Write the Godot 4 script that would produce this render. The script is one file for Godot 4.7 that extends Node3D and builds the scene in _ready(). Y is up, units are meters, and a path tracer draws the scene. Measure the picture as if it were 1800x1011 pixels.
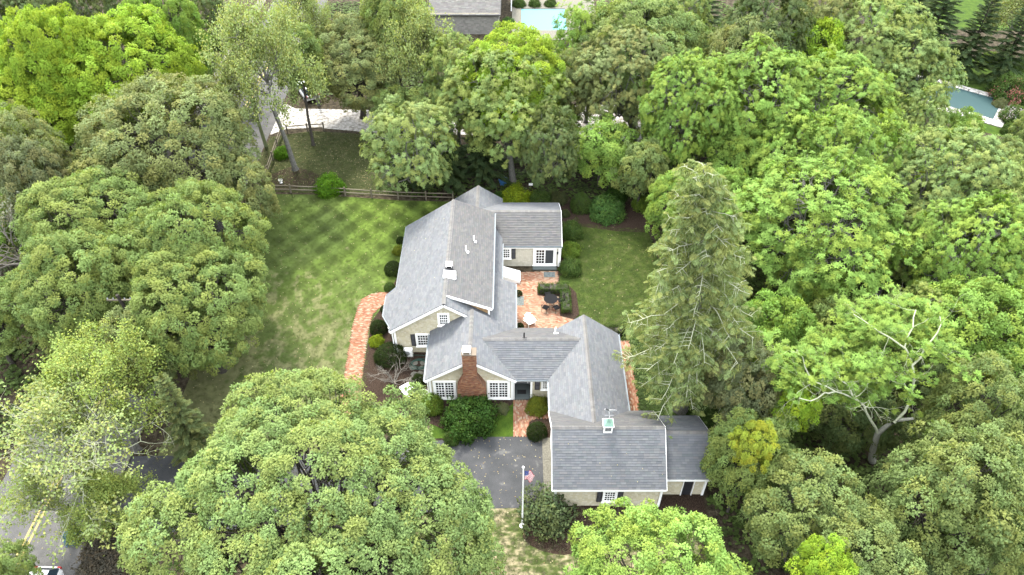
extends Node3D

const W := "trees of the woods right of the house"
const RD := "trees along the road left of the house"
const BK := "trees behind the house"
const UN := "understory trees filling gaps in the woods"
const FT := "trees in front of the house"

var rng := RandomNumberGenerator.new()
var taken := {}
var M := {}


# ---------------------------------------------------------------- mesh building
class MB:
	var v := PackedVector3Array()
	var n := PackedVector3Array()
	var c := PackedColorArray()
	var col := Color(1, 1, 1)

	func tri(a: Vector3, b: Vector3, d: Vector3) -> void:  # counter-clockwise seen from outside
		var nn := (b - a).cross(d - a).normalized()
		v.append(a); v.append(d); v.append(b)
		for i in 3:
			n.append(nn); c.append(col)

	func quad(a: Vector3, b: Vector3, d: Vector3, e: Vector3) -> void:
		tri(a, b, d)
		tri(a, d, e)

	func stri(a: Vector3, b: Vector3, d: Vector3, na: Vector3, nb: Vector3, nd: Vector3) -> void:
		v.append(a); v.append(d); v.append(b)
		n.append(na); n.append(nd); n.append(nb)
		for i in 3:
			c.append(col)

	func hexa(p: Array) -> void:  # bottom four then top four, each counter-clockwise seen from above
		quad(p[3], p[2], p[1], p[0])
		quad(p[4], p[5], p[6], p[7])
		for i in 4:
			var j := (i + 1) % 4
			quad(p[i], p[j], p[j + 4], p[i + 4])

	func box(lo: Vector3, hi: Vector3) -> void:
		hexa([Vector3(lo.x, lo.y, hi.z), Vector3(hi.x, lo.y, hi.z), Vector3(hi.x, lo.y, lo.z), Vector3(lo.x, lo.y, lo.z),
			Vector3(lo.x, hi.y, hi.z), Vector3(hi.x, hi.y, hi.z), Vector3(hi.x, hi.y, lo.z), Vector3(lo.x, hi.y, lo.z)])

	func boxt(t: Transform3D, lo: Vector3, hi: Vector3) -> void:
		var p := [Vector3(lo.x, lo.y, hi.z), Vector3(hi.x, lo.y, hi.z), Vector3(hi.x, lo.y, lo.z), Vector3(lo.x, lo.y, lo.z),
			Vector3(lo.x, hi.y, hi.z), Vector3(hi.x, hi.y, hi.z), Vector3(hi.x, hi.y, lo.z), Vector3(lo.x, hi.y, lo.z)]
		for i in 8:
			p[i] = t * p[i]
		hexa(p)

	func bar(a: Vector3, b: Vector3, w: float, h: float) -> void:  # a squared bar from a to b
		var d := (b - a)
		var z := d.normalized()
		var x := (Vector3.UP if absf(z.y) < 0.95 else Vector3.RIGHT).cross(z).normalized()
		boxt(Transform3D(Basis(x, z.cross(x), z), a), Vector3(-w / 2, -h / 2, 0), Vector3(w / 2, h / 2, d.length()))

	func tube(pts: Array, r: Array, sides := 6, cap := true) -> void:
		var rings := []
		var outs := []
		for i in pts.size():
			var d: Vector3 = (pts[mini(i + 1, pts.size() - 1)] - pts[maxi(i - 1, 0)]).normalized()
			var x := (Vector3.UP if absf(d.y) < 0.9 else Vector3.RIGHT).cross(d).normalized()
			var y := d.cross(x)
			var ring := []
			var out := []
			for k in sides:
				var a := TAU * k / sides
				var o := x * cos(a) + y * sin(a)
				out.append(o)
				ring.append(pts[i] + o * r[i])
			rings.append(ring)
			outs.append(out)
		for i in pts.size() - 1:
			for k in sides:
				var j := (k + 1) % sides
				stri(rings[i][k], rings[i][j], rings[i + 1][j], outs[i][k], outs[i][j], outs[i + 1][j])
				stri(rings[i][k], rings[i + 1][j], rings[i + 1][k], outs[i][k], outs[i + 1][j], outs[i + 1][k])
		if cap:
			for k in sides:
				var j := (k + 1) % sides
				tri(pts[-1], rings[-1][k], rings[-1][j])
				tri(pts[0], rings[0][j], rings[0][k])

	func lathe(at: Vector3, prof: Array, sides := 12) -> void:  # profile of Vector2(radius, height), upwards
		for i in prof.size() - 1:
			for k in sides:
				var a := TAU * k / sides
				var b := TAU * (k + 1) / sides
				var p: Vector2 = prof[i]
				var q: Vector2 = prof[i + 1]
				var pa := at + Vector3(p.x * cos(a), p.y, -p.x * sin(a))
				var pb := at + Vector3(p.x * cos(b), p.y, -p.x * sin(b))
				var qa := at + Vector3(q.x * cos(a), q.y, -q.x * sin(a))
				var qb := at + Vector3(q.x * cos(b), q.y, -q.x * sin(b))
				if p.x > 0:
					tri(pa, pb, qb)
				if q.x > 0:
					tri(pa, qb, qa)

	func slab(poly: Array, nrm: Vector3, thick: float) -> void:  # planar polygon, counter-clockwise from outside, thickened inwards
		var d := nrm * thick
		for i in range(1, poly.size() - 1):
			tri(poly[0], poly[i], poly[i + 1])
			tri(poly[0] - d, poly[i + 1] - d, poly[i] - d)
		for i in poly.size():
			var j := (i + 1) % poly.size()
			quad(poly[i] - d, poly[j] - d, poly[j], poly[i])

	func sheet(poly: PackedVector2Array, y: float) -> void:  # a level sheet of any outline, x and z
		var idx := Geometry2D.triangulate_polygon(poly)
		for i in range(0, idx.size(), 3):
			var a := Vector3(poly[idx[i]].x, y, poly[idx[i]].y)
			var b := Vector3(poly[idx[i + 1]].x, y, poly[idx[i + 1]].y)
			var d := Vector3(poly[idx[i + 2]].x, y, poly[idx[i + 2]].y)
			if (b - a).cross(d - a).y < 0:
				tri(a, d, b)
			else:
				tri(a, b, d)

	func mesh(uv := false) -> ArrayMesh:
		var a := []
		a.resize(Mesh.ARRAY_MAX)
		a[Mesh.ARRAY_VERTEX] = v
		a[Mesh.ARRAY_NORMAL] = n
		a[Mesh.ARRAY_COLOR] = c
		if uv:
			var u := PackedVector2Array()
			for p in v:
				u.append(Vector2(p.x, p.z))
			a[Mesh.ARRAY_TEX_UV] = u
		var m := ArrayMesh.new()
		m.add_surface_from_arrays(Mesh.PRIMITIVE_TRIANGLES, a)
		return m


func numbered(called: String) -> String:
	if not taken.has(called):
		taken[called] = 0
		return called
	taken[called] += 1
	return "%s_%03d" % [called, taken[called]]


func tag(o: Node3D, label: String, category: String, group := "", kind := "") -> Node3D:
	o.set_meta("label", label)
	o.set_meta("category", category)
	if group:
		o.set_meta("group", group)
	if kind:
		o.set_meta("kind", kind)
	return o


func thing(called: String, label: String, category: String, at := Vector3.ZERO, turn := 0.0, group := "") -> Node3D:
	var o := Node3D.new()
	o.name = numbered(called)
	add_child(o)
	o.position = at
	o.rotation.y = turn
	return tag(o, label, category, group)


func put(called: String, mesh: Mesh, mat: Material, parent: Node3D, kind := "") -> MeshInstance3D:
	var o := MeshInstance3D.new()
	o.name = called if parent != self else numbered(called)
	o.mesh = mesh
	o.material_override = mat
	parent.add_child(o, true)
	if kind:
		o.set_meta("kind", kind)
	return o


func ground_sheet(called: String, label: String, pts: Array, y: float, mat: Material) -> MeshInstance3D:
	var m := MB.new()
	m.sheet(PackedVector2Array(pts), y)
	var o := put(called, m.mesh(true), mat, self, "structure")
	o.set_meta("label", label)
	return o


# ---------------------------------------------------------------- materials
func lin(r: float, g: float, b: float) -> Color:
	return Color(r, g, b).linear_to_srgb()


func plain(called: String, c: Color, rough := 0.8, spec := 0.4, vertex := false) -> StandardMaterial3D:
	var m := StandardMaterial3D.new()
	m.resource_name = called
	m.albedo_color = c
	m.roughness = rough
	m.metallic_specular = spec
	m.vertex_color_use_as_albedo = vertex
	M[called] = m
	return m


func noise_tex(freq: float, ramp: Array, octaves := 4, sz := 512, sd := 1, kind := FastNoiseLite.TYPE_SIMPLEX_SMOOTH) -> NoiseTexture2D:
	var f := FastNoiseLite.new()
	f.noise_type = kind
	f.frequency = freq
	f.fractal_octaves = octaves
	f.seed = sd
	var t := NoiseTexture2D.new()
	t.width = sz
	t.height = sz
	t.seamless = true
	t.noise = f
	if ramp.size():
		var g := Gradient.new()
		var offs := PackedFloat32Array()
		var cols := PackedColorArray()
		for r in ramp:
			offs.append(r[0])
			cols.append(r[1])
		g.offsets = offs
		g.colors = cols
		t.color_ramp = g
	return t


func tex_mat(called: String, tex: Texture2D, metres: float, rough := 0.95, bump: Texture2D = null, depth := 1.0, detail: Texture2D = null) -> StandardMaterial3D:
	var m := plain(called, Color.WHITE, rough, 0.25)
	m.albedo_texture = tex
	m.uv1_scale = Vector3.ONE / metres
	if bump:
		m.heightmap_enabled = true
		m.heightmap_texture = bump
		m.heightmap_scale = depth
	if detail:
		m.detail_enabled = true
		m.detail_blend_mode = BaseMaterial3D.BLEND_MODE_MUL
		m.detail_albedo = detail
		m.detail_uv_layer = BaseMaterial3D.DETAIL_UV_1
	return m


func leaf_mat(called: String, r: float, g: float, b: float) -> void:
	var m := plain(called, lin(r, g, b), 0.6, 0.2, true)
	m.backlight_enabled = true
	m.backlight = lin(0.68, 0.74, 0.30)


func image_tex(sz: int, fn: Callable) -> ImageTexture:
	var im := Image.create(sz, sz, false, Image.FORMAT_RGB8)
	for y in sz:
		for x in sz:
			im.set_pixel(x, y, fn.call(x, y))
	return ImageTexture.create_from_image(im)


func make_materials() -> void:
	leaf_mat("olive", 0.195, 0.222, 0.080)
	leaf_mat("mid", 0.190, 0.248, 0.070)
	leaf_mat("light", 0.200, 0.265, 0.082)
	leaf_mat("bright", 0.192, 0.290, 0.055)
	leaf_mat("yellow", 0.245, 0.350, 0.035)
	leaf_mat("pale", 0.255, 0.300, 0.100)
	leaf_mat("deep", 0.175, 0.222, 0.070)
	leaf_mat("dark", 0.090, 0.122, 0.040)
	leaf_mat("brown", 0.170, 0.185, 0.085)
	leaf_mat("grey", 0.150, 0.155, 0.100)
	leaf_mat("lime", 0.230, 0.340, 0.030)
	leaf_mat("gold", 0.330, 0.370, 0.045)
	leaf_mat("fresh", 0.172, 0.272, 0.048)
	leaf_mat("lime2", 0.225, 0.330, 0.070)
	leaf_mat("firdark", 0.062, 0.095, 0.036)
	leaf_mat("feather", 0.205, 0.262, 0.085)
	leaf_mat("birch", 0.250, 0.310, 0.075)
	leaf_mat("firmid", 0.115, 0.150, 0.050)
	leaf_mat("firlight", 0.180, 0.215, 0.080)
	leaf_mat("drooping", 0.235, 0.285, 0.100)
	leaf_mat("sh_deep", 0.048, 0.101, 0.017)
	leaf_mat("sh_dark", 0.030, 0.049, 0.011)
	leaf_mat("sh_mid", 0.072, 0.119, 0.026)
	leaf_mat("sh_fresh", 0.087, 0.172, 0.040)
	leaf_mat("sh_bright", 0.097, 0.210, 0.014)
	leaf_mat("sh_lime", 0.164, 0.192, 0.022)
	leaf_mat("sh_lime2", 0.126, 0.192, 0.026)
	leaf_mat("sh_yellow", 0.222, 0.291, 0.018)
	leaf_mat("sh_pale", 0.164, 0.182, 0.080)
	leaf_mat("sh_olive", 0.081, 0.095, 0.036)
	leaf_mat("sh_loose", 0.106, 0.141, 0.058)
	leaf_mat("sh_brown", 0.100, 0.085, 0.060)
	leaf_mat("petal_pink", 0.385, 0.158, 0.128)
	leaf_mat("petal_white", 0.525, 0.449, 0.448)
	leaf_mat("petal_blue", 0.160, 0.300, 0.550)
	leaf_mat("petal_pale", 0.420, 0.370, 0.269)
	leaf_mat("blade", 1, 1, 1)
	var g2 := func(a: float, b: float) -> Array: return [[0.0, Color(a, a, a)], [1.0, Color(b, b, b)]]
	var grit := noise_tex(0.25, g2.call(0.62, 1.0), 3, 512, 7)
	var fine := noise_tex(0.06, [], 5, 512, 8)
	# bark: ridged along the trunk, grey
	for b in [["bark", 0.0308, 0.0277, 0.0231, 0.0847, 0.077, 0.0655], ["pale_bark", 0.0847, 0.0832, 0.0732, 0.185, 0.181, 0.162], ["snag_bark", 0.17, 0.17, 0.14, 0.27, 0.27, 0.22], ["lichen_bark", 0.24, 0.25, 0.17, 0.40, 0.42, 0.30], ["twig", 0.1, 0.0924, 0.077, 0.185, 0.169, 0.146]]:
		var t := tex_mat(b[0], noise_tex(0.03, [[0.2, lin(b[1], b[2], b[3])], [0.8, lin(b[4], b[5], b[6])]], 5, 256, 11), 1.0, 0.95, fine, 2.0)
		t.uv1_triplanar = true
		t.uv1_scale = Vector3(1.6, 0.5, 1.6)
	tex_mat("soil", noise_tex(0.02, [[0.15, lin(0.0253, 0.0209, 0.0127)], [0.5, lin(0.0555, 0.044, 0.0277)], [0.85, lin(0.0924, 0.0786, 0.0508)]], 5, 512, 3), 6.0, 1.0, fine, 6.0, grit)
	tex_mat("mulch", noise_tex(0.05, [[0.2, lin(0.0231, 0.0146, 0.01)], [0.8, lin(0.0685, 0.0462, 0.0331)]], 5, 512, 4), 3.0, 1.0, fine, 4.0, grit)
	tex_mat("asphalt", noise_tex(0.012, [[0.2, lin(0.0918, 0.091, 0.0889)], [0.8, lin(0.127, 0.124, 0.121)]], 5, 512, 5), 9.0, 0.9, fine, 0.5, grit)
	tex_mat("sealed_asphalt", noise_tex(0.010, [[0.15, lin(0.0496, 0.052, 0.0555)], [0.55, lin(0.0612, 0.0634, 0.067)], [0.75, lin(0.0681, 0.0693, 0.0739)], [0.88, lin(0.125, 0.125, 0.12)]], 5, 512, 6), 7.0, 0.75, fine, 0.4, grit)
	tex_mat("shell_gravel", noise_tex(0.022, [[0.12, lin(0.20, 0.185, 0.16)], [0.45, lin(0.42, 0.40, 0.37)], [0.8, lin(0.60, 0.58, 0.55)]], 6, 512, 9), 6.0, 1.0, fine, 3.0, grit)
	tex_mat("concrete", noise_tex(0.03, [[0.2, lin(0.0828, 0.0785, 0.0638)], [0.8, lin(0.125, 0.119, 0.0972)]], 5, 512, 10), 3.0, 0.9, fine, 0.4)
	tex_mat("bluestone", noise_tex(0.03, [[0.2, lin(0.0647, 0.0755, 0.0732)], [0.8, lin(0.108, 0.119, 0.113)]], 5, 256, 12), 2.0, 0.8, fine, 0.4)
	tex_mat("far_lawn", noise_tex(0.015, [[0.2, lin(0.0339, 0.0678, 0.0077)], [0.8, lin(0.0585, 0.102, 0.0108)]], 5, 512, 13), 8.0, 1.0, fine, 3.0, grit)
	tex_mat("rough_grass", noise_tex(0.02, [[0.15, lin(0.0354, 0.0477, 0.0146)], [0.5, lin(0.0585, 0.0685, 0.0223)], [0.85, lin(0.077, 0.0809, 0.0347)]], 6, 512, 14), 9.0, 1.0, fine, 4.0, grit)
	tex_mat("back_grass", noise_tex(0.018, [[0.15, lin(0.0277, 0.0454, 0.00847)], [0.55, lin(0.0485, 0.0732, 0.0123)], [0.9, lin(0.0801, 0.0901, 0.0316)]], 6, 512, 15), 10.0, 1.0, fine, 4.0, grit)
	# the left lawn: diagonal mowing stripes near the fence, dry straw towards the road and the foreground
	var a := FastNoiseLite.new()
	a.seed = 21; a.frequency = 0.006; a.fractal_octaves = 5
	var b2 := FastNoiseLite.new()
	b2.seed = 22; b2.frequency = 0.035; b2.fractal_octaves = 4
	var lush := Color(0.055, 0.084, 0.014)
	var green := Color(0.047, 0.066, 0.017)
	var straw := Color(0.0963, 0.0909, 0.0477)
	var lawn := image_tex(640, func(px: int, py: int) -> Color:
		var x := -26.0 + 26.0 * px / 640.0
		var z := -14.0 + 34.0 * py / 640.0
		var n1 := a.get_noise_2d(px, py)
		var n2 := b2.get_noise_2d(px, py)
		var s1 := sin((x * 0.80 + z * 0.60) * 3.0 + n1 * 0.5)
		var s2 := sin((x * 0.70 - z * 0.72) * 3.0 + n1 * 0.5)
		var fade := clampf((6.0 - z) / 12.0, 0.0, 1.0) * clampf((x + 25.0) / 5.0, 0.2, 1.0)
		var near_house := clampf((x + 22.0) / 10.0, 0.0, 1.0) * clampf((4.0 - z) / 6.0, 0.0, 1.0)
		var c := green.lerp(lush, clampf(near_house * 0.9 + n1 * 0.8, 0.0, 1.0))
		c = c * (1.0 + fade * (0.25 * signf(s1) * pow(absf(s1), 0.4) + 0.21 * signf(s2) * pow(absf(s2), 0.4)))
		var dry := clampf((z - 1.0) / 13.0 - 0.12 + n1 * 0.7 + n2 * 1.5 - near_house * 0.3 + clampf((-20.0 - x) / 8.0, 0.0, 0.5) * clampf((z + 8.0) / 10.0, 0.0, 1.0), 0.0, 0.62)
		c = c.lerp(straw, dry)
		c = c * (1.0 + 0.34 * n2)
		return c.linear_to_srgb())
	var lm := tex_mat("lawn", lawn, 1.0, 1.0, fine, 4.0)
	lm.uv1_scale = Vector3(1.0 / 26.0, 1.0 / 34.0, 1)
	lm.uv1_offset = Vector3(1.0, 14.0 / 34.0, 0)
	# the front yard: green round the flagpole, straw towards the big maple
	var front := image_tex(384, func(px: int, py: int) -> Color:
		var x := -12.0 + 24.0 * px / 384.0
		var z := 21.0 + 14.0 * py / 384.0
		var n1 := a.get_noise_2d(px * 1.6 + 900, py * 1.6)
		var n2 := b2.get_noise_2d(px * 2.2, py * 2.2 + 300)
		var dry := clampf(0.35 + 1.1 * n1 + n2 * 1.2 - absf(x - 2.6) * 0.02 - clampf((x + 0.5) / 3.0, 0.0, 1.0) * 0.55 + clampf((z - 23.0) / 3.0, 0.0, 0.6), 0.0, 0.95)
		var c := Color(0.0462, 0.0631, 0.0169).lerp(Color(0.166, 0.142, 0.0886), dry)
		return (c * (1.0 + 0.5 * n2)).linear_to_srgb())
	var fm := tex_mat("front_grass", front, 1.0, 1.0, fine, 4.0)
	fm.uv1_scale = Vector3(1.0 / 24.0, 1.0 / 14.0, 1)
	fm.uv1_offset = Vector3(0.5, -1.5, 0)
	plain("white_paint", lin(0.80, 0.80, 0.78), 0.5, 0.4)
	plain("white_paper", lin(0.82, 0.82, 0.80), 0.7)
	plain("gutter_metal", lin(0.154, 0.181, 0.2), 0.45, 0.5)
	plain("shutter_black", lin(0.0169, 0.0169, 0.02), 0.5)
	plain("glass", lin(0.0154, 0.0169, 0.0185), 0.12, 0.6)
	plain("insect_screen", lin(0.0385, 0.0423, 0.0462), 0.7)
	plain("wall_base", lin(0.277, 0.254, 0.177), 0.95, 0.2)
	plain("vertex", Color.WHITE, 0.9, 0.25, true)
	plain("far_shingle", Color.WHITE, 0.95, 0.1, true)
	plain("brick", Color.WHITE, 0.95, 0.1, true)
	plain("shingle", Color.WHITE, 0.72, 0.45, true)
	plain("roof_deck", lin(0.077, 0.077, 0.077), 0.95, 0.2)
	plain("grey_paint", lin(0.115, 0.119, 0.123), 0.6)
	plain("door_paint", lin(0.154, 0.162, 0.166), 0.5)
	plain("dark_metal", lin(0.0077, 0.0077, 0.00847), 0.85, 0.2)
	plain("grey_metal", lin(0.231, 0.239, 0.246), 0.4, 0.5)
	plain("copper_green", lin(0.108, 0.185, 0.146), 0.6)
	plain("black_cap", lin(0.0115, 0.0115, 0.0131), 0.6)
	plain("weathered_wood", lin(0.123, 0.108, 0.0809), 0.95, 0.2)
	plain("cedar", lin(0.169, 0.108, 0.0539), 0.9)
	plain("pole_wood", lin(0.130, 0.150, 0.075), 0.95, 0.2)
	plain("dark_pole", lin(0.0347, 0.0308, 0.027), 0.95, 0.2)
	plain("yellow_paint", lin(0.262, 0.2, 0.0693), 0.8)
	plain("hose", lin(0.0077, 0.0539, 0.0385), 0.4)
	plain("pool_water", lin(0.10, 0.25, 0.29), 0.7, 0.1)
	plain("pool_cover", lin(0.0139, 0.0385, 0.04), 0.6)
	plain("blue_plastic", lin(0.0385, 0.123, 0.277), 0.4)
	plain("car_white", lin(0.80, 0.80, 0.80), 0.25, 0.6)
	plain("rubber", lin(0.0154, 0.0154, 0.0154), 0.8)
	plain("windscreen", lin(0.0231, 0.0385, 0.0539), 0.08, 0.7)
	plain("red_lamp", lin(0.308, 0.0154, 0.0154), 0.3)
	plain("cloth", Color.WHITE, 0.85, 0.2, true)
	plain("mat_rubber", lin(0.0123, 0.0123, 0.0123), 0.9)
	plain("mortar", lin(0.131, 0.108, 0.0847), 1.0, 0.1)
	plain("joint_sand", lin(0.1, 0.0655, 0.0462), 1.0, 0.1)


# ---------------------------------------------------------------- foliage
# a clump is a handful of leaves, each two triangles folded along the midrib
var clumps := {}


func leaf(m: MB, at: Vector3, along: Vector3, face: Vector3, l: float, w: float, soft: Vector3) -> void:
	var side := along.cross(face).normalized()
	face = side.cross(along).normalized()
	var tip := at + along * l - face * l * 0.16
	var mid := at + along * l * 0.5
	var a := mid + side * w * 0.5 - face * w * 0.10
	var b := mid - side * w * 0.5 - face * w * 0.10
	var k := m.v.size()
	m.tri(at, a, tip)
	m.tri(at, tip, b)
	if m.n[k].dot(face) < 0:  # keep the face and its normal on the same side
		m.v.resize(k); m.n.resize(k); m.c.resize(k)
		m.tri(at, tip, a)
		m.tri(at, b, tip)
	for i in range(k, k + 6):
		var s := (m.n[i] + soft * 0.55).normalized()
		if s.dot(m.n[i]) > 0.15:
			m.n[i] = s


func leaflet(m: MB, at: Vector3, along: Vector3, face: Vector3, l: float, w: float, soft: Vector3) -> void:  # one small three-cornered leaf
	var side := along.cross(face).normalized()
	var k := m.v.size()
	m.tri(at - side * w * 0.5, at + side * w * 0.5, at + along * l)
	if m.n[k].dot(face) < 0:
		m.v.resize(k); m.n.resize(k); m.c.resize(k)
		m.tri(at + side * w * 0.5, at - side * w * 0.5, at + along * l)
	for i in range(k, k + 3):
		var s := (m.n[i] + soft * 0.5).normalized()
		if s.dot(m.n[i]) > 0.15:
			m.n[i] = s


func rdir() -> Vector3:
	var y := rng.randf_range(-1, 1)
	var a := rng.randf() * TAU
	var r := sqrt(1 - y * y)
	return Vector3(r * cos(a), y, r * sin(a))


func make_clump(style: String) -> MB:
	var m := MB.new()
	var count := 24
	match style:
		"maple":
			for i in 96:
				var d := rdir()
				d.y = absf(d.y) * 1.1 - 0.15
				d = d.normalized()
				var p := d * rng.randf_range(0.28, 0.58) * Vector3(1, 0.7, 1)
				var along := (d * 0.8 + rdir() * 0.5 + Vector3(0, -0.35, 0)).normalized()
				m.col = Color(1, 1, 1) * rng.randf_range(0.76, 1.0)
				leaflet(m, p, along, (d + Vector3(0, 0.9, 0) + rdir() * 0.45).normalized(), rng.randf_range(0.13, 0.20), rng.randf_range(0.12, 0.18), d)
		"oak":
			for t in 6:  # whorls at the ends of twigs
				var tip := rdir() * Vector3(0.46, 0.28, 0.46)
				for i in 14:
					var a := TAU * i / 7.0 + rng.randf() * 0.5
					var along := Vector3(cos(a), rng.randf_range(-0.25, 0.6), sin(a)).normalized()
					m.col = Color(1, 1, 1) * rng.randf_range(0.76, 1.0)
					leaflet(m, tip + along * rng.randf_range(0.0, 0.14), along, (Vector3.UP + rdir() * 0.4).normalized(), rng.randf_range(0.16, 0.24), rng.randf_range(0.08, 0.13), (along + Vector3.UP).normalized())
		"open":
			for i in 18:
				var p := rdir() * rng.randf_range(0.15, 0.80)
				var along := (rdir() + Vector3(0, -0.4, 0)).normalized()
				m.col = Color(1, 1, 1) * rng.randf_range(0.62, 1.0)
				leaf(m, p, along, (Vector3.UP + rdir() * 0.6).normalized(), rng.randf_range(0.16, 0.26), rng.randf_range(0.12, 0.20), Vector3.UP)
		"fir":
			for s in [-1, 1, 0]:  # a flat spray: a leader with side twigs, its needles seen as narrow blades
				for i in 12:
					var f := i / 12.0
					var along := Vector3(s * 0.75, -0.16 * f + rng.randf_range(-0.12, 0.12), 0.65 if s else 1.0).normalized()
					var at := Vector3(0, -0.10 * f * f, f * 0.75)
					m.col = Color(1, 1, 1) * rng.randf_range(0.55, 1.0)
					if s or i % 2:
						leaf(m, at, along, (Vector3.UP + rdir() * 0.25).normalized(), 0.42 * (1.1 - 0.6 * f), 0.055, Vector3.UP)
		"hang":
			for i in 46:  # a loose drooping fringe of needle twigs
				var at := Vector3(rng.randf_range(-0.34, 0.34), rng.randf_range(-0.10, 0.10), rng.randf_range(-0.5, 0.5))
				var along := Vector3(rng.randf_range(-0.8, 0.8), -0.75, rng.randf_range(-0.3, 0.9)).normalized()
				m.col = Color(1, 1, 1) * rng.randf_range(0.7, 1.0)
				leaflet(m, at, along, (rdir() + Vector3(0, 0.8, 0)).normalized(), rng.randf_range(0.18, 0.46), 0.05, Vector3.UP)
		"small":
			for i in 22:
				var d := rdir()
				d.y = absf(d.y) - 0.2
				d = d.normalized()
				m.col = Color(1, 1, 1) * rng.randf_range(0.55, 1.0)
				leaf(m, d * rng.randf_range(0.10, 0.24), (d + rdir() * 0.7).normalized(), (d + Vector3(0, 0.6, 0)).normalized(), rng.randf_range(0.10, 0.17), rng.randf_range(0.055, 0.09), d)
	return m


func clump_set(style: String) -> Array:
	if not clumps.has(style):
		var out := []
		for i in 5:
			var m := make_clump(style)
			var shades := []
			for k in 7:  # whole clumps differ a little in tone, from older to younger leaves
				var f := 0.76 + 0.04 * k
				var warm := 1.0 + (k % 3 - 1) * 0.09
				var cc := PackedColorArray()
				for c in m.c:
					cc.append(Color(minf(1, c.r * f * warm), minf(1, c.g * f), minf(1, c.b * f * (2.0 - warm)), 1))
				shades.append(cc)
			out.append([m.v, m.n, shades])
		clumps[style] = out
	return clumps[style]


func stamp(m: MB, style: String, at: Vector3, up: Vector3, size: float, shade: int, fwd := Vector3.ZERO) -> void:
	var set_: Array = clump_set(style)
	var pick: Array = set_[rng.randi() % set_.size()]
	var z := fwd if fwd != Vector3.ZERO else rdir()
	var x := up.cross(z).normalized()
	if fwd != Vector3.ZERO:
		z = fwd.normalized()
		x = up.cross(z).normalized()
		up = z.cross(x)
	else:
		z = x.cross(up)
	var b := Basis(x, up, z)
	m.v.append_array(Transform3D(b * size, at) * (pick[0] as PackedVector3Array))
	m.n.append_array(Transform3D(b, Vector3.ZERO) * (pick[1] as PackedVector3Array))
	m.c.append_array(pick[2][clampi(shade, 0, 6)])


# a crown of many lobes, each covered with clumps; limbs run from the fork to the lobes. Unit: metres at radius R, height V.
func make_crown(style: String, R: float, V: float, lobes: int, csize: float, density: float, sd: int, gaps := 0.12) -> Array:
	rng.seed = sd
	var crown := MB.new()
	var limbs := MB.new()
	var cen := []
	var rad := []
	var lob := FastNoiseLite.new()
	lob.seed = sd
	lob.frequency = 0.9
	for i in lobes:
		var f := (i + 0.5) / lobes
		var y := 1.0 - f * 1.75
		var a := i * 2.39996 + rng.randf_range(-0.35, 0.35)
		var rr := sqrt(maxf(0.0, 1 - y * y))
		var d := Vector3(rr * cos(a), y, rr * sin(a))
		var lr := R * lerpf(0.17, 0.42, pow(rng.randf(), 1.3)) * (1.15 if lobes < 14 else 1.0)
		var reach := (1.0 + 0.34 * lob.get_noise_3dv(d * 1.5)) * rng.randf_range(0.80, 1.08)
		cen.append(Vector3(d.x * maxf(0.1, R * reach - lr * 0.85), d.y * maxf(0.1, V * reach - lr * 0.6), d.z * maxf(0.1, R * reach - lr * 0.85)))
		rad.append(lr)
	for i in 12:  # inner boughs close the view through the crown
		var a := i * 2.39996
		var y := 0.45 - i * 0.09
		cen.append(Vector3(cos(a) * R * 0.46, V * y, sin(a) * R * 0.46))
		rad.append(R * 0.36)
	for i in 3:  # and the middle of the top
		cen.append(Vector3(cos(i * 2.1) * R * 0.16, V * 0.58, sin(i * 2.1) * R * 0.16))
		rad.append(R * 0.34)
	var total := lobes + 15
	var fork := Vector3(0, -V * 0.75, 0)
	for i in total:
		var tone := rng.randi_range(1, 5)
		var area: float = TAU * rad[i] * rad[i] * (1.5 if i < lobes else 0.9)
		var num := int(area * density / (csize * csize))
		var twigs := []
		for k in num:
			var d := rdir()
			var outw: Vector3 = (cen[i] * Vector3(1, 1, 1)).normalized()
			if d.dot(outw) < -0.25 and d.y < 0.2:
				continue
			if d.y < -0.75:
				continue
			var p: Vector3 = cen[i] + d * rad[i] * Vector3(1, 0.85, 1)
			p += d * (0.75 * lob.get_noise_3dv(p * 0.9) + 0.30 * lob.get_noise_3dv(p * 2.3 + Vector3(9, 3, 5)) + rng.randf_range(-0.20, 0.10)) * minf(1.0, rad[i])
			var hidden := false
			for j in total:
				if j != i and p.distance_squared_to(cen[j]) < pow(rad[j] * 0.72, 2):
					hidden = true
					break
			if hidden or (gaps > 0 and lob.get_noise_3dv(p * 1.4) < -0.56 + gaps):
				continue
			var up := (d * 0.75 + Vector3(0, 0.75, 0) + rdir() * 0.25).normalized()
			stamp(crown, style, p, up, csize * rng.randf_range(0.8, 1.3), tone + rng.randi_range(-2, 2))
			if twigs.size() < 5 and rng.randf() < 0.35:
				twigs.append(p)
		if i >= lobes:
			continue
		var r0 := 0.024 * R * rng.randf_range(0.6, 1.0)
		wander(limbs, fork, cen[i] * 0.97, r0, r0 * 0.30, R * 0.10)
		for t in twigs:
			wander(limbs, cen[i] * rng.randf_range(0.6, 0.95), t, r0 * 0.34, r0 * 0.08, 0.22)
	return [crown.mesh(), limbs.mesh()]


func wander(m: MB, a: Vector3, b: Vector3, ra: float, rb: float, amp: float) -> void:  # a crooked limb from a to b
	var pts := [a]
	var rs := [ra]
	var off := rdir() * amp
	for i in range(1, 6):
		var f := i / 6.0
		off = off * 0.5 + rdir() * amp * 0.7
		pts.append(a.lerp(b, f) + off + Vector3(0, -amp * 1.5 * sin(PI * f), 0))
		rs.append(lerpf(ra, rb, f))
	pts.append(b)
	rs.append(rb)
	m.tube(pts, rs, 5 if ra > 0.04 else 3, false)


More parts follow.
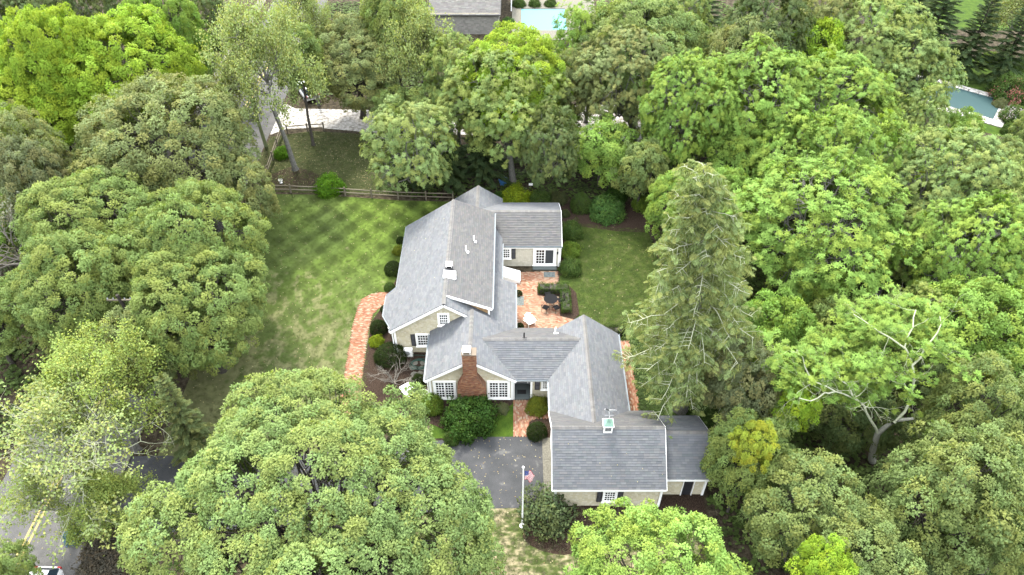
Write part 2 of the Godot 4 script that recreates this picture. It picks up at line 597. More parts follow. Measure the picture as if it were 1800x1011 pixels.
func grow(m: MB, p: Vector3, d: Vector3, l: float, r: float, depth: int, tips: Array, crook := 0.35, lift := 0.15) -> void:
	var pts := [p]
	var rs := [r]
	var q := p
	var dd := d
	var seg := 4 if depth > 1 else 3
	for i in seg:
		dd = (dd + rdir() * crook + Vector3(0, lift, 0)).normalized()
		q = q + dd * l / seg
		pts.append(q)
		rs.append(r * (1.0 - 0.55 * (i + 1) / seg))
	m.tube(pts, rs, 6 if r > 0.06 else 4 if r > 0.02 else 3, false)
	tips.append(q)
	if depth > 0:
		var kids := 3 if depth > 1 else 4
		for k in kids:
			var at: Vector3 = pts[rng.randi_range(2, seg)] if k else q
			var out := (dd + rdir() * 0.95).normalized()
			grow(m, at, out, l * rng.randf_range(0.5, 0.78), r * 0.5, depth - 1, tips, crook, lift * 0.5)


# a tree of visible pale branches with a thin sprinkling of leaves
func make_open(R: float, V: float, sd: int, twigs: int, leaves: float, style := "open", r0 := 0.16) -> Array:
	rng.seed = sd
	var crown := MB.new()
	var limbs := MB.new()
	var tips := []
	for i in twigs:
		var a := TAU * i / twigs + rng.randf_range(-0.3, 0.3)
		var e := rng.randf_range(-0.15, 1.1)
		var d := Vector3(cos(a) * cos(e) * R, sin(e) * V * 1.3, sin(a) * cos(e) * R)
		grow(limbs, Vector3(0, -V * rng.randf_range(0.5, 0.9), 0), (d.normalized() + Vector3(0, 0.25, 0)).normalized(), d.length() * 0.72, r0 * rng.randf_range(0.5, 1.0), 3, tips, 0.22, 0.06)
	for t in tips:
		if rng.randf() < leaves:
			stamp(crown, style, t, (Vector3.UP + rdir() * 0.4).normalized(), rng.randf_range(0.75, 1.3), rng.randi_range(0, 6))
			for q in 2 if leaves > 0.5 else 0:
				stamp(crown, style, t + rdir() * 0.7, (Vector3.UP + rdir() * 0.4).normalized(), rng.randf_range(0.75, 1.3), rng.randi_range(0, 6))
	return [crown.mesh(), limbs.mesh()]


# a conifer: whorls of branches getting shorter upwards, each carrying flat sprays. Base radius 1.0 x R, from -V to V.
func make_conifer(R: float, V: float, sd: int, branches: int) -> Array:
	rng.seed = sd
	var crown := MB.new()
	var limbs := MB.new()
	limbs.tube([Vector3(0, -V, 0), Vector3(0, V, 0)], [0.14, 0.02], 6)
	for i in branches:
		var f := float(i) / branches
		var y := lerpf(-V * 0.92, V * 0.97, f)
		var l := R * (1.0 - f * 0.93) * rng.randf_range(0.8, 1.12)
		var a := i * 2.39996 + rng.randf_range(-0.3, 0.3)
		var d := Vector3(cos(a), lerpf(-0.22, 0.5, f), sin(a)).normalized()
		var s := Vector3(0, y, 0)
		var e := s + d * l
		limbs.tube([s, s.lerp(e, 0.5) + Vector3(0, 0.06 * l, 0), e], [0.035, 0.025, 0.008], 4, false)
		var steps := maxi(2, int(l / 0.28))
		for k in steps:
			var g := (k + 0.6) / steps
			var p := s.lerp(e, g) + Vector3(0, 0.08 * l * sin(PI * g), 0)
			for q in 2:
				var fw := (d + Vector3(-d.z, 0, d.x) * rng.randf_range(-0.9, 0.9)).normalized()
				stamp(crown, "fir", p, Vector3.UP, rng.randf_range(0.6, 0.95), rng.randi_range(0, 6), fw)
	for q in 5:
		stamp(crown, "fir", Vector3(0, V * 0.95, 0), Vector3(1, 0, 0).rotated(Vector3.UP, q * 1.26), 0.7, 5, Vector3(0, 1, 0.1))
	return [crown.mesh(), limbs.mesh()]


# the big drooping spruce beside the garage: long bare pale boughs from which the twigs hang
func make_drooping(H: float, lean: Vector3) -> Array:
	rng.seed = 555
	var crown := MB.new()
	var limbs := MB.new()
	var trunk := MB.new()
	var axis := func(f: float) -> Vector3: return Vector3(0, H * f, 0) + lean * f * f
	var pts := []
	var rs := []
	for i in 13:
		var f := i / 12.0
		pts.append(axis.call(f))
		rs.append(lerpf(0.48, 0.03, pow(f, 0.8)) + (0.16 if i == 0 else 0.0))
	trunk.tube(pts, rs, 10)
	for i in 135:
		var f := lerpf(0.22, 0.99, pow((i + 0.5) / 135.0, 0.92))
		var s: Vector3 = axis.call(f)
		var a := i * 2.39996 + rng.randf_range(-0.4, 0.4)
		var l := lerpf(5.5, 1.0, pow((f - 0.22) / 0.78, 1.0)) * rng.randf_range(0.72, 1.12)
		var d := Vector3(cos(a), 0, sin(a))
		var bp := []
		var br := []
		var q := s
		var segs := 6
		var wob := rng.randf_range(-0.25, 0.25)
		var start := lerpf(0.05, 0.55, f)
		for k in segs + 1:
			bp.append(q)
			br.append(lerpf(0.055, 0.014, float(k) / segs) * (0.6 + 0.09 * l))
			var g := float(k) / segs
			var sl := start - lerpf(1.25, 0.75, f) * g + (0.35 if k >= segs - 1 else 0.0)
			var dir := (d + Vector3(-d.z, 0, d.x) * wob * g + Vector3(0, sl, 0) + rdir() * 0.16).normalized()
			q = q + dir * l / segs
		limbs.tube(bp, br, 5, false)
		for k in int(l * 3.6) + 4:
			var g := rng.randf_range(0.18, 1.0)
			var at := g * segs
			var i0 := mini(int(at), segs - 1)
			var p: Vector3 = bp[i0].lerp(bp[i0 + 1], at - i0)
			var side := Vector3(-d.z, 0, d.x) * (1 if rng.randf() < 0.5 else -1)
			var tl := rng.randf_range(0.35, 1.0) * (0.4 + 0.14 * l)
			var td := (d * 0.55 + side + Vector3(0, -0.25, 0) + rdir() * 0.25).normalized()
			var e := p + td * tl
			if rng.randf() < 0.62:
				limbs.tube([p, p.lerp(e, 0.5) + Vector3(0, 0.05, 0), e], [0.020, 0.013, 0.005], 3, false)
			for h in 2:
				var hp := p.lerp(e, (h + 0.8) / 2.0)
				if rng.randf() < 0.95:
					stamp(crown, "hang", hp - Vector3(0, 0.13, 0), Vector3.UP, rng.randf_range(0.5, 0.95), rng.randi_range(0, 6), td)
			if g > 0.55:
				stamp(crown, "fir", e, Vector3.UP, rng.randf_range(0.35, 0.6), rng.randi_range(2, 6), td)
	for q in 40:
		stamp(crown, "hang", axis.call(rng.randf_range(0.90, 1.005)) + Vector3(rng.randf_range(-0.4, 0.4), 0, rng.randf_range(-0.4, 0.4)), Vector3.UP, 0.75, rng.randi_range(2, 6), Vector3(cos(q * 2.4), 0.1, sin(q * 2.4)))
	return [crown.mesh(), limbs.mesh(), trunk.mesh()]


var protos := {}


func proto(style: String, R: float, V: float, pick: int) -> Array:  # [crown, limbs, R, V]
	var key := style
	if style == "big" or style == "maple":
		key = "maple_big" if R > 7.4 else "maple_mid" if R > 4.4 else "maple_small"
	elif style == "oak":
		key = "oak_mid" if R > 4.4 else "oak_small"
	var n := {"maple_big": 1, "maple_mid": 3, "maple_small": 3, "oak_mid": 3, "oak_small": 3, "small": 2, "open": 2, "conifer": 2}.get(key, 1) as int
	var k := pick % n
	var id := "%s%d" % [key, k]
	if not protos.has(id):
		match key:
			"maple_big": protos[id] = make_crown("maple", 9.5, 6.6, 80, 0.80, 1.30, 100 + k, 0.0) + [9.5, 6.6]
			"maple_mid": protos[id] = make_crown("maple", 5.6, 4.3, 40, 0.72, 1.30, 110 + k, 0.10) + [5.6, 4.3]
			"maple_small": protos[id] = make_crown("maple", 3.4, 2.8, 24, 0.64, 1.30, 120 + k, 0.10) + [3.4, 2.8]
			"oak_mid": protos[id] = make_crown("oak", 5.6, 4.3, 42, 0.84, 1.45, 130 + k, 0.17) + [5.6, 4.3]
			"oak_small": protos[id] = make_crown("oak", 3.6, 2.8, 26, 0.76, 1.45, 140 + k, 0.17) + [3.6, 2.8]
			"small": protos[id] = make_crown("maple", 2.6, 2.2, 16, 0.62, 1.4, 150 + k, 0.08) + [2.6, 2.2]
			"open": protos[id] = make_open(4.8, 3.6, 160 + k, 11, 0.95) + [4.8, 3.6]
			"dying": protos[id] = make_open(4.8, 3.6, 167, 22, 0.42, "open", 0.15) + [4.8, 3.6]
			"bare": protos[id] = make_open(3.0, 3.4, 170, 8, 0.14) + [3.0, 3.4]
			"thin": protos[id] = make_open(3.0, 3.0, 175, 7, 0.7) + [3.0, 3.0]
			"conifer": protos[id] = make_conifer(3.0, 5.0, 180 + k, 110) + [3.0, 5.0]
		var box: AABB = protos[id][0].get_aabb()
		if key != "conifer" and key != "bare":
			protos[id][2] = (box.size.x + box.size.z) * 0.25 * 0.88
			protos[id][3] = box.size.y * 0.5 * 0.92
		protos[id].append(box.get_center().y if key != "conifer" else 0.0)
	return protos[id]


# the half-dead tree: long pale contorted limbs standing clear of a thin crown
func build_snag() -> void:
	rng.seed = 190
	var t := thing("dead_tree", "pale tree with long white bare twisted limbs in the right woods", "tree", Vector3(25.37, 0, 17.85), 0.0, W)
	var crown := MB.new()
	var limbs := MB.new()
	for b in [
		[0.095, 0.035, [Vector3(-1.22, 6.5, 1.34), Vector3(-0.56, 8, 0.78), Vector3(-0.64, 9.5, 0.19), Vector3(-0.97, 10.5, -0.56), Vector3(-1.31, 11, -1.04), Vector3(-0.88, 12, -1.77), Vector3(-0.59, 12.6, -2.64)]],
		[0.07, 0.025, [Vector3(-0.83, 10.2, -0.26), Vector3(-0.13, 11, -0.95), Vector3(0.57, 11.8, -1.49), Vector3(0.92, 12.3, -2.45)]],
		[0.06, 0.022, [Vector3(-1.35, 11, -0.95), Vector3(-2.32, 11.5, -1.43), Vector3(-3.43, 12, -1.92), Vector3(-4.35, 12.3, -2.6)]],
		[0.055, 0.02, [Vector3(-0.53, 8.6, 0.59), Vector3(-1.22, 9.2, 0.26), Vector3(-1.83, 9.6, -0.18)]],
		[0.09, 0.04, [Vector3(-1.66, 5, 1.1), Vector3(-2.65, 6.5, 1.12), Vector3(-3.43, 7.8, 1.07), Vector3(-4.37, 8.6, 1.03), Vector3(-5.66, 9.2, 0.97), Vector3(-6.91, 9.8, 0.75)]],
		[0.06, 0.022, [Vector3(-4.37, 8.6, 1.03), Vector3(-4.79, 9.4, 0.69), Vector3(-5.49, 10, 0.56), Vector3(-5.88, 10.8, 0.15)]],
		[0.055, 0.02, [Vector3(-5.66, 9.2, 0.97), Vector3(-6.41, 9.4, 1.21), Vector3(-7.46, 9.4, 1.86), Vector3(-8.18, 9.6, 1.8)]],
		[0.055, 0.02, [Vector3(-6.91, 9.8, 0.75), Vector3(-7.61, 10.5, 0.12), Vector3(-8.0, 11, -0.81)]],
	]:
		var pts := []
		var rs := []
		var n: int = b[2].size()
		for i in n - 1:
			for k in 2:
				pts.append(b[2][i].lerp(b[2][i + 1], k * 0.5) + (rdir() * 0.14 if k else Vector3.ZERO))
				rs.append(lerpf(b[0], b[1], (i + k * 0.5) / (n - 1)))
		pts.append(b[2][-1])
		rs.append(b[1])
		limbs.tube(pts, rs, 7)
		var tips := []
		for i in range(2, pts.size()):
			if rng.randf() < 0.8:
				grow(limbs, pts[i], (rdir() + Vector3(0, 0.5, 0)).normalized(), rng.randf_range(0.9, 1.9), rs[i] * 0.4, 2, tips, 0.4, 0.05)
		for q in tips:
			if q.z < 1.6 and rng.randf() < 0.45:
				stamp(crown, "oak", q, (Vector3.UP + rdir() * 0.3).normalized(), rng.randf_range(0.6, 0.95), rng.randi_range(0, 6))
	for c in [[Vector3(-5.05, 9.6, -1.96), 2.1, 130], [Vector3(-2.54, 10.6, -3.3), 2.2, 140], [Vector3(-7.4, 9.0, -0.6), 1.8, 90], [Vector3(0.6, 10.8, -3.4), 1.9, 90], [Vector3(-4.0, 8.4, -0.8), 2.0, 90]]:
		for i in c[2]:
			stamp(crown, "oak", c[0] + rdir() * Vector3(c[1], c[1] * 0.6, c[1]) * rng.randf_range(0.5, 1.0), (Vector3.UP + rdir() * 0.4).normalized(), rng.randf_range(0.6, 1.0), rng.randi_range(0, 6))
	var foot := MB.new()
	foot.tube([Vector3(0.1, -0.1, -0.1), Vector3(-1.08, 2.6, 0.8), Vector3(-1.66, 5, 1.1), Vector3(-1.42, 6, 1.19), Vector3(-0.99, 7, 1.48), Vector3(-0.41, 7.3, 1.61)], [0.28, 0.22, 0.18, 0.14, 0.11, 0.09], 9)
	put("trunk", foot.mesh(), M["snag_bark"], t)
	put("limbs", limbs.mesh(), M["lichen_bark"], t)
	put("crown", crown.mesh(), M["bright"], t)


func place_tree(row: Array, index: int) -> void:
	var style: String = row[1]
	var base := Vector3(row[8], 0, row[9])
	var cen := Vector3(row[3], row[4], row[5])
	var p: Array = proto(style, row[6], row[7], index)
	var t := thing(row[0], row[10], "tree", base, 0.0, row[11])
	var sc := Vector3(row[6] / p[2], row[7] / p[3], row[6] / p[2])
	var xf := Transform3D(Basis(Vector3.UP, index * 1.91).scaled(Vector3.ONE), cen - base)
	xf.basis = Basis(Vector3.UP, index * 1.91) * Basis.from_scale(sc)
	xf.origin -= Vector3(0, p[4] * sc.y, 0)
	var barks := {"snag": "lichen_bark", "open": "pale_bark", "dying": "lichen_bark", "bare": "twig", "thin": "pale_bark", "oak": "pale_bark", "conifer": "bark"}
	var bark: Material = M[barks.get(style, "bark")]
	var foot := MB.new()
	var fork: Vector3 = xf * Vector3(0.0, (-0.75 if style in ["maple", "big", "oak", "small"] else -0.8) * p[3], 0.0)
	if style == "conifer":
		fork = xf * Vector3(0, -p[3] * 0.9, 0)
	var r: float = clampf(row[6] * 0.055, 0.09, 0.5)
	var mid := fork * 0.5 + Vector3(sin(index * 3.1), 0, cos(index * 2.3)) * r * 0.6
	foot.tube([Vector3(0, -0.1, 0), Vector3(0, 0.25, 0), mid, fork + (fork - mid).normalized() * 0.2], [r * 1.7, r * 1.12, r * 0.85, r * 0.7], 8)
	put("trunk", foot.mesh(), bark, t)
	put("limbs", p[1], bark, t).transform = xf
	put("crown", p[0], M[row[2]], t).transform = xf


# ---------------------------------------------------------------- shrubs
var shrub_protos := {}


func shrub_proto(style: String, k: int) -> Array:
	var id := style + str(k)
	if not shrub_protos.has(id):
		rng.seed = 300 + k + style.length() * 10
		var m := MB.new()
		var core := MB.new()
		if style == "bare":
			var tips := []
			for i in 9:
				var a := TAU * i / 9.0
				grow(core, Vector3(0, 0, 0), Vector3(cos(a) * 0.9, 0.8, sin(a) * 0.9).normalized(), 0.75, 0.035, 3, tips, 0.3, 0.02)
			shrub_protos[id] = [null, core.mesh()]
			return shrub_protos[id]
		for i in 6:
			var a := TAU * i / 6.0
			core.tube([Vector3(0, 0, 0), Vector3(cos(a) * 0.3, 0.4, sin(a) * 0.3), Vector3(cos(a) * 0.6, 0.8, sin(a) * 0.6)], [0.04, 0.03, 0.012], 4, false)
		var n := 420 if style == "leafy" else 620 if style == "clipped" else 150
		for i in n:
			var d := rdir()
			if d.y < -0.25:
				d.y = -d.y
			var bump := 1.0
			if style == "leafy":
				bump = 0.85 + 0.12 * sin(d.x * 4.3 + k) * sin(d.z * 4.7 + 2 * k) + 0.08 * sin(d.y * 7.0 + d.x * 6.0) + rng.randf_range(-0.12, 0.12) + (0.16 if rng.randf() < 0.06 else 0.0)
			elif style == "loose":
				bump = rng.randf_range(0.45, 1.1)
			else:
				bump = 0.90 + 0.03 * sin(d.x * 4.0 + k) + rng.randf_range(-0.02, 0.02)
			var p := d * bump * 0.86
			p.y = 0.06 + maxf(p.y, 0.0) + (0.0 if d.y > 0 else rng.randf() * 0.3)
			var size := (0.60 if style == "leafy" else 0.36 if style == "clipped" else 0.75) * rng.randf_range(0.8, 1.25)
			stamp(m, "small", p, (d + Vector3(0, 0.5, 0)).normalized(), size, rng.randi_range(0, 6))
		shrub_protos[id] = [m.mesh(), core.mesh()]
	return shrub_protos[id]


func place_shrub(row: Array, index: int) -> void:
	var style: String = "leafy" if row[2] in ["pink", "white", "blue"] else row[2]
	var p: Array = shrub_proto(style, index % 3)
	var t := thing(row[0], row[8], row[1], Vector3(row[4], 0, row[5]), index * 1.3, row[9])
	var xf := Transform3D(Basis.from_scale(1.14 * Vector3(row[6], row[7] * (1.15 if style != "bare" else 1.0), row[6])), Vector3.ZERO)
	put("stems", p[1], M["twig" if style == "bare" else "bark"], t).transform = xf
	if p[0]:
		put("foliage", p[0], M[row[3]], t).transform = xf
	if row[2] in ["pink", "white", "blue"]:
		rng.seed = 800 + index
		var m := MB.new()
		for i in 46:
			var d := rdir()
			d.y = absf(d.y)
			stamp(m, "small", d * Vector3(row[6], row[7] * 1.1, row[6]) * 0.95, d, 0.9 * row[6] / 1.6 + 0.3, rng.randi_range(3, 6))
		put("blooms", m.mesh(), M["petal_" + row[2]], t)


# ---------------------------------------------------------------- shingles, walls, bricks
# lay courses of tabs over a planar polygon; each tab is tilted, its butt edge proud
func shingles(m: MB, poly: Array, nrm: Vector3, course: float, width: float, butt: float, tones: Array, spread: float, lift := 0.004, band := 0.0) -> void:
	var u := Vector3.UP.cross(nrm).normalized()
	var w := nrm.cross(u).normalized()
	var o: Vector3 = poly[0]
	var p2 := PackedVector2Array()
	for p in poly:
		p2.append(Vector2((p - o).dot(u), (p - o).dot(w)))
	if Geometry2D.is_polygon_clockwise(p2):
		p2.reverse()
	var lo := p2[0]
	var hi := p2[0]
	for p in p2:
		lo = lo.min(p)
		hi = hi.max(p)
	var drift := FastNoiseLite.new()
	drift.seed = 5
	drift.frequency = 0.5
	var v0 := lo.y
	while v0 < hi.y:
		var v1 := minf(v0 + course, hi.y)
		var x := lo.x - rng.randf() * width
		while x < hi.x:
			var x1 := x + width * rng.randf_range(0.75, 1.25)
			var gap := 0.006
			var rect := PackedVector2Array([Vector2(x + gap, v0), Vector2(x1, v0), Vector2(x1, v1), Vector2(x + gap, v1)])
			var inside := 0
			for q in rect:
				if Geometry2D.is_point_in_polygon(q, p2):
					inside += 1
			var pieces := []
			if inside == 4:
				pieces = [rect]
			elif x1 > lo.x:
				pieces = Geometry2D.intersect_polygons(rect, p2)
			var c: Color = tones[rng.randi() % tones.size()]
			m.col = c * (1.0 + rng.randf_range(-spread, spread) + 0.12 * drift.get_noise_2d(x, v0 * 3.0))
			m.col.a = 1
			var bt := butt * rng.randf_range(0.75, 1.25)
			for piece in pieces:
				if Geometry2D.is_polygon_clockwise(piece):
					piece.reverse()
				var pts := []
				for q in piece:
					pts.append(o + u * q.x + w * q.y + nrm * (lift + bt * (1.0 - (q.y - v0) / course)))
				if band > 0 and inside == 4:  # a darker granule band atop each tab, painting in the course shadow line
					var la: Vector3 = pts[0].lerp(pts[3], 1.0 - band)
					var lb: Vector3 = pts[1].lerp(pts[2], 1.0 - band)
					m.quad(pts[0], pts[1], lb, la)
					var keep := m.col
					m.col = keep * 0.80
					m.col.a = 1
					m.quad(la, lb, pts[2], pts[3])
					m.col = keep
				else:
					for i in range(1, pts.size() - 1):
						m.tri(pts[0], pts[i], pts[i + 1])
				for i in piece.size():
					var j: int = (i + 1) % piece.size()
					if absf(piece[i].y - v0) < 0.001 and absf(piece[j].y - v0) < 0.001:
						m.quad(pts[i] - nrm * bt, pts[j] - nrm * bt, pts[j], pts[i])
			x = x1
		v0 = v1


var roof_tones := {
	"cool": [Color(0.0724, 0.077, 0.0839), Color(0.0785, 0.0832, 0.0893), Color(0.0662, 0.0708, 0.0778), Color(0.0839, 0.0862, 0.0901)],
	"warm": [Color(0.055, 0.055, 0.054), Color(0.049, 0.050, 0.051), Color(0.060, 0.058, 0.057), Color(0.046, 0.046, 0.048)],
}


func facing_up(poly: Array) -> Vector3:
	var n: Vector3 = (poly[1] - poly[0]).cross(poly[2] - poly[0]).normalized()
	if n.y < 0:
		poly.reverse()
		n = -n
	return n


func roof(house: Node3D, poly: Array, tone := "cool", thick := 0.14) -> void:
	var n := facing_up(poly)
	var deck := MB.new()
	deck.slab(poly, n, thick)
	var r := put("roof", deck.mesh(), M["roof_deck"], house)
	var m := MB.new()
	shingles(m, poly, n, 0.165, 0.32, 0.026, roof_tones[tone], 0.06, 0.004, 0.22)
	put("shingles", m.mesh(), M["shingle"], r, "stuff")


func ridge_cap(house: Node3D, a: Vector3, b: Vector3, na: Vector3, nb: Vector3) -> void:  # overlapping caps folded over the ridge
	var m := MB.new()
	var d := (b - a).normalized()
	var l := (b - a).length()
	var sa := na.cross(d).normalized()
	if sa.y > 0:
		sa = -sa
	var sb := nb.cross(d).normalized()
	if sb.y > 0:
		sb = -sb
	var k := 0.0
	while k < l - 0.05:
		var e := minf(k + 0.22, l)
		m.col = Color(0.094, 0.090, 0.085) * rng.randf_range(0.85, 1.15)
		m.col.a = 1
		var p := a + d * k + Vector3.UP * 0.048
		var q := a + d * e + Vector3.UP * 0.030
		for s in [[sa, na], [sb, nb]]:
			var x: Vector3 = s[0] * 0.17
			var pts := [p, q, q + x, p + x]
			if (q - p).cross(x).dot(s[1]) < 0:
				pts = [p, p + x, q + x, q]
			m.quad(pts[0], pts[1], pts[2], pts[3])
			m.bar(p + x - Vector3.UP * 0.02, q + x - Vector3.UP * 0.02, 0.012, 0.03)
		k = e
	put("ridge_cap", m.mesh(), M["shingle"], house)


func bars(called: String, house: Node3D, runs: Array, w: float, h: float, mat: Material) -> void:
	for r in runs:
		var m := MB.new()
		m.bar(r[0], r[1], w, h)
		put(called, m.mesh(), mat, house)


func gutter(house: Node3D, a: Vector3, b: Vector3) -> void:  # an open trough with a lip
	var m := MB.new()
	var d := (b - a).normalized()
	var out := d.cross(Vector3.UP).normalized()
	var prof := [Vector2(-0.06, 0.05), Vector2(-0.06, -0.06), Vector2(0.05, -0.06), Vector2(0.075, 0.05), Vector2(0.055, 0.05), Vector2(0.03, -0.04), Vector2(-0.04, -0.04), Vector2(-0.04, 0.05)]
	for i in prof.size():
		var p: Vector2 = prof[i]
		var q: Vector2 = prof[(i + 1) % prof.size()]
		m.quad(a + out * p.x + Vector3.UP * p.y, b + out * p.x + Vector3.UP * p.y, b + out * q.x + Vector3.UP * q.y, a + out * q.x + Vector3.UP * q.y)
	put("gutter", m.mesh(), M["gutter_metal"], house)


var wall_tones := [Color(0.414, 0.376, 0.270), Color(0.439, 0.401, 0.294), Color(0.389, 0.351, 0.245), Color(0.451, 0.418, 0.319)]


func wall_solid(house: Node3D, pts: Array, depth: Vector3) -> MeshInstance3D:  # an outline carried along depth
	var m := MB.new()
	var n := depth.normalized()
	var poly := pts.duplicate()
	if (poly[1] - poly[0]).cross(poly[2] - poly[0]).dot(n) > 0:
		poly.reverse()
	# poly now faces away from depth: its outside is at the start
	var far := []
	for p in poly:
		far.append(p + depth)
	for i in range(1, poly.size() - 1):
		m.tri(poly[0], poly[i], poly[i + 1])
		m.tri(far[0], far[i + 1], far[i])
	for i in poly.size():
		var j := (i + 1) % poly.size()
		m.quad(poly[i], far[i], far[j], poly[j])
	return put("wall", m.mesh(), M["wall_base"], house)


func wall_face(wall: MeshInstance3D, poly: Array, nrm: Vector3, tones := wall_tones) -> void:
	var m := MB.new()
	shingles(m, poly, nrm, 0.15, 0.19, 0.014, tones, 0.07)
	put("wall_shingles", m.mesh(), M["shingle"], wall, "stuff")


func wpoly(m: MB, t: Transform3D, x0: float, y0: float, x1: float, y1: float, z0: float, z1: float) -> void:
	m.boxt(t, Vector3(x0, y0, z0), Vector3(x1, y1, z1))


# a window at t (x along the wall, y up, z outwards, origin at its lower left corner): casing, sashes, glazing bars, panes
func window(house: Node3D, at: Vector3, turn: float, w: float, h: float, sashes: int, cols: int, rows: int, called := "window", frame_w := 0.11) -> MeshInstance3D:
	var t := Transform3D(Basis(Vector3.UP, turn), at)
	var m := MB.new()
	wpoly(m, t, 0, 0, frame_w, h, -0.03, 0.075)
	wpoly(m, t, w - frame_w, 0, w, h, -0.03, 0.075)
	wpoly(m, t, frame_w, h - frame_w, w - frame_w, h, -0.03, 0.078)
	wpoly(m, t, frame_w, 0, w - frame_w, frame_w * 0.8, -0.03, 0.078)
	wpoly(m, t, -0.05, -0.06, w + 0.05, 0, -0.03, 0.13)
	var win := put(called, m.mesh(), M["white_paint"], house)
	var sw := (w - 2 * frame_w) / sashes
	for s in sashes:
		var x0 := frame_w + sw * s
		if s:
			var mull := MB.new()
			wpoly(mull, t, x0 - 0.05, frame_w * 0.8, x0 + 0.05, h - frame_w, -0.02, 0.072)
			put("mullion", mull.mesh(), M["white_paint"], win)
		var a := x0 + 0.05
		var b := x0 + sw - 0.05
		var y0 := frame_w * 0.8 + 0.04
		var y1 := h - frame_w - 0.04
		var sash := MB.new()
		wpoly(sash, t, x0, frame_w * 0.8, a, h - frame_w, -0.025, 0.055)
		wpoly(sash, t, b, frame_w * 0.8, x0 + sw, h - frame_w, -0.025, 0.055)
		wpoly(sash, t, a, frame_w * 0.8, b, y0, -0.025, 0.056)
		wpoly(sash, t, a, y1, b, h - frame_w, -0.025, 0.056)
		put("sash", sash.mesh(), M["white_paint"], win)
		var gl := MB.new()
		var pw := (b - a) / cols
		var ph := (y1 - y0) / rows
		for i in cols:
			for j in rows:
				wpoly(gl, t, a + i * pw + 0.016, y0 + j * ph + 0.016, a + (i + 1) * pw - 0.016, y0 + (j + 1) * ph - 0.016, 0.016, 0.026)
		put("pane", gl.mesh(), M["glass"], win)
		var bars_ := MB.new()
		for i in range(1, cols):
			wpoly(bars_, t, a + i * pw - 0.019, y0, a + i * pw + 0.019, y1, 0.015, 0.044)
		for j in range(1, rows):
			wpoly(bars_, t, a, y0 + j * ph - (0.03 if j * 2 == rows else 0.019), b, y0 + j * ph + (0.03 if j * 2 == rows else 0.019), 0.0152, 0.046)
		put("glazing_bar", bars_.mesh(), M["white_paint"], win)
	return win


func shutter(house: Node3D, at: Vector3, turn: float, w: float, h: float) -> void:
	var t := Transform3D(Basis(Vector3.UP, turn), at)
	var m := MB.new()
	wpoly(m, t, 0, 0, 0.05, h, 0.0, 0.06)
	wpoly(m, t, w - 0.05, 0, w, h, 0.0, 0.06)
	wpoly(m, t, 0.05, 0, w - 0.05, 0.07, 0.0, 0.061)
	wpoly(m, t, 0.05, h - 0.07, w - 0.05, h, 0.0, 0.061)
	wpoly(m, t, 0.05, h * 0.5 - 0.03, w - 0.05, h * 0.5 + 0.03, 0.0, 0.061)
	var y := 0.08
	while y < h - 0.1:
		var p := []
		for q in [Vector3(0.05, y, 0.045), Vector3(w - 0.05, y, 0.045), Vector3(w - 0.05, y + 0.035, 0.012), Vector3(0.05, y + 0.035, 0.012)]:
			p.append(t * q)
		m.quad(p[0], p[1], p[2], p[3])
		y += 0.045
	put("shutter", m.mesh(), M["shutter_black"], house)


var brick_tones := [Color(0.194, 0.090, 0.055), Color(0.224, 0.111, 0.065), Color(0.159, 0.074, 0.048), Color(0.246, 0.143, 0.086), Color(0.181, 0.101, 0.070)]
var paver_tones := [Color(0.168, 0.078, 0.048), Color(0.186, 0.093, 0.059), Color(0.150, 0.069, 0.044), Color(0.205, 0.124, 0.086), Color(0.178, 0.100, 0.068), Color(0.215, 0.168, 0.119)]


func brick_courses(m: MB, x0: float, x1: float, z0: float, z1: float, y0: float, y1: float) -> void:  # running bond round a block: front and both sides
	var y := y0
	var k := 0
	while y < y1 - 0.03:
		var off := 0.105 if k % 2 else 0.0
		for face in 4:
			var length := (x1 - x0) if face % 2 == 0 else (z1 - z0)
			var x := -off
			while x < length - 0.02:
				var a := maxf(x, 0.0)
				var b := minf(x + 0.20, length)
				var pr := rng.randf_range(0.006, 0.014)
				m.col = brick_tones[rng.randi() % 5] * rng.randf_range(0.85, 1.15)
				m.col.a = 1
				if b - a > 0.02:
					match face:
						0: m.box(Vector3(x0 + a, y, z1 - 0.01), Vector3(x0 + b, y + 0.062, z1 + pr))
						1: m.box(Vector3(x0 - pr, y, z0 + a), Vector3(x0 + 0.01, y + 0.062, z0 + b))
						2: m.box(Vector3(x0 + a, y, z0 - pr), Vector3(x0 + b, y + 0.062, z0 + 0.01))
						3: m.box(Vector3(x1 - 0.01, y, z0 + a), Vector3(x1 + pr, y + 0.062, z0 + b))
				x += 0.212
		y += 0.074
		k += 1


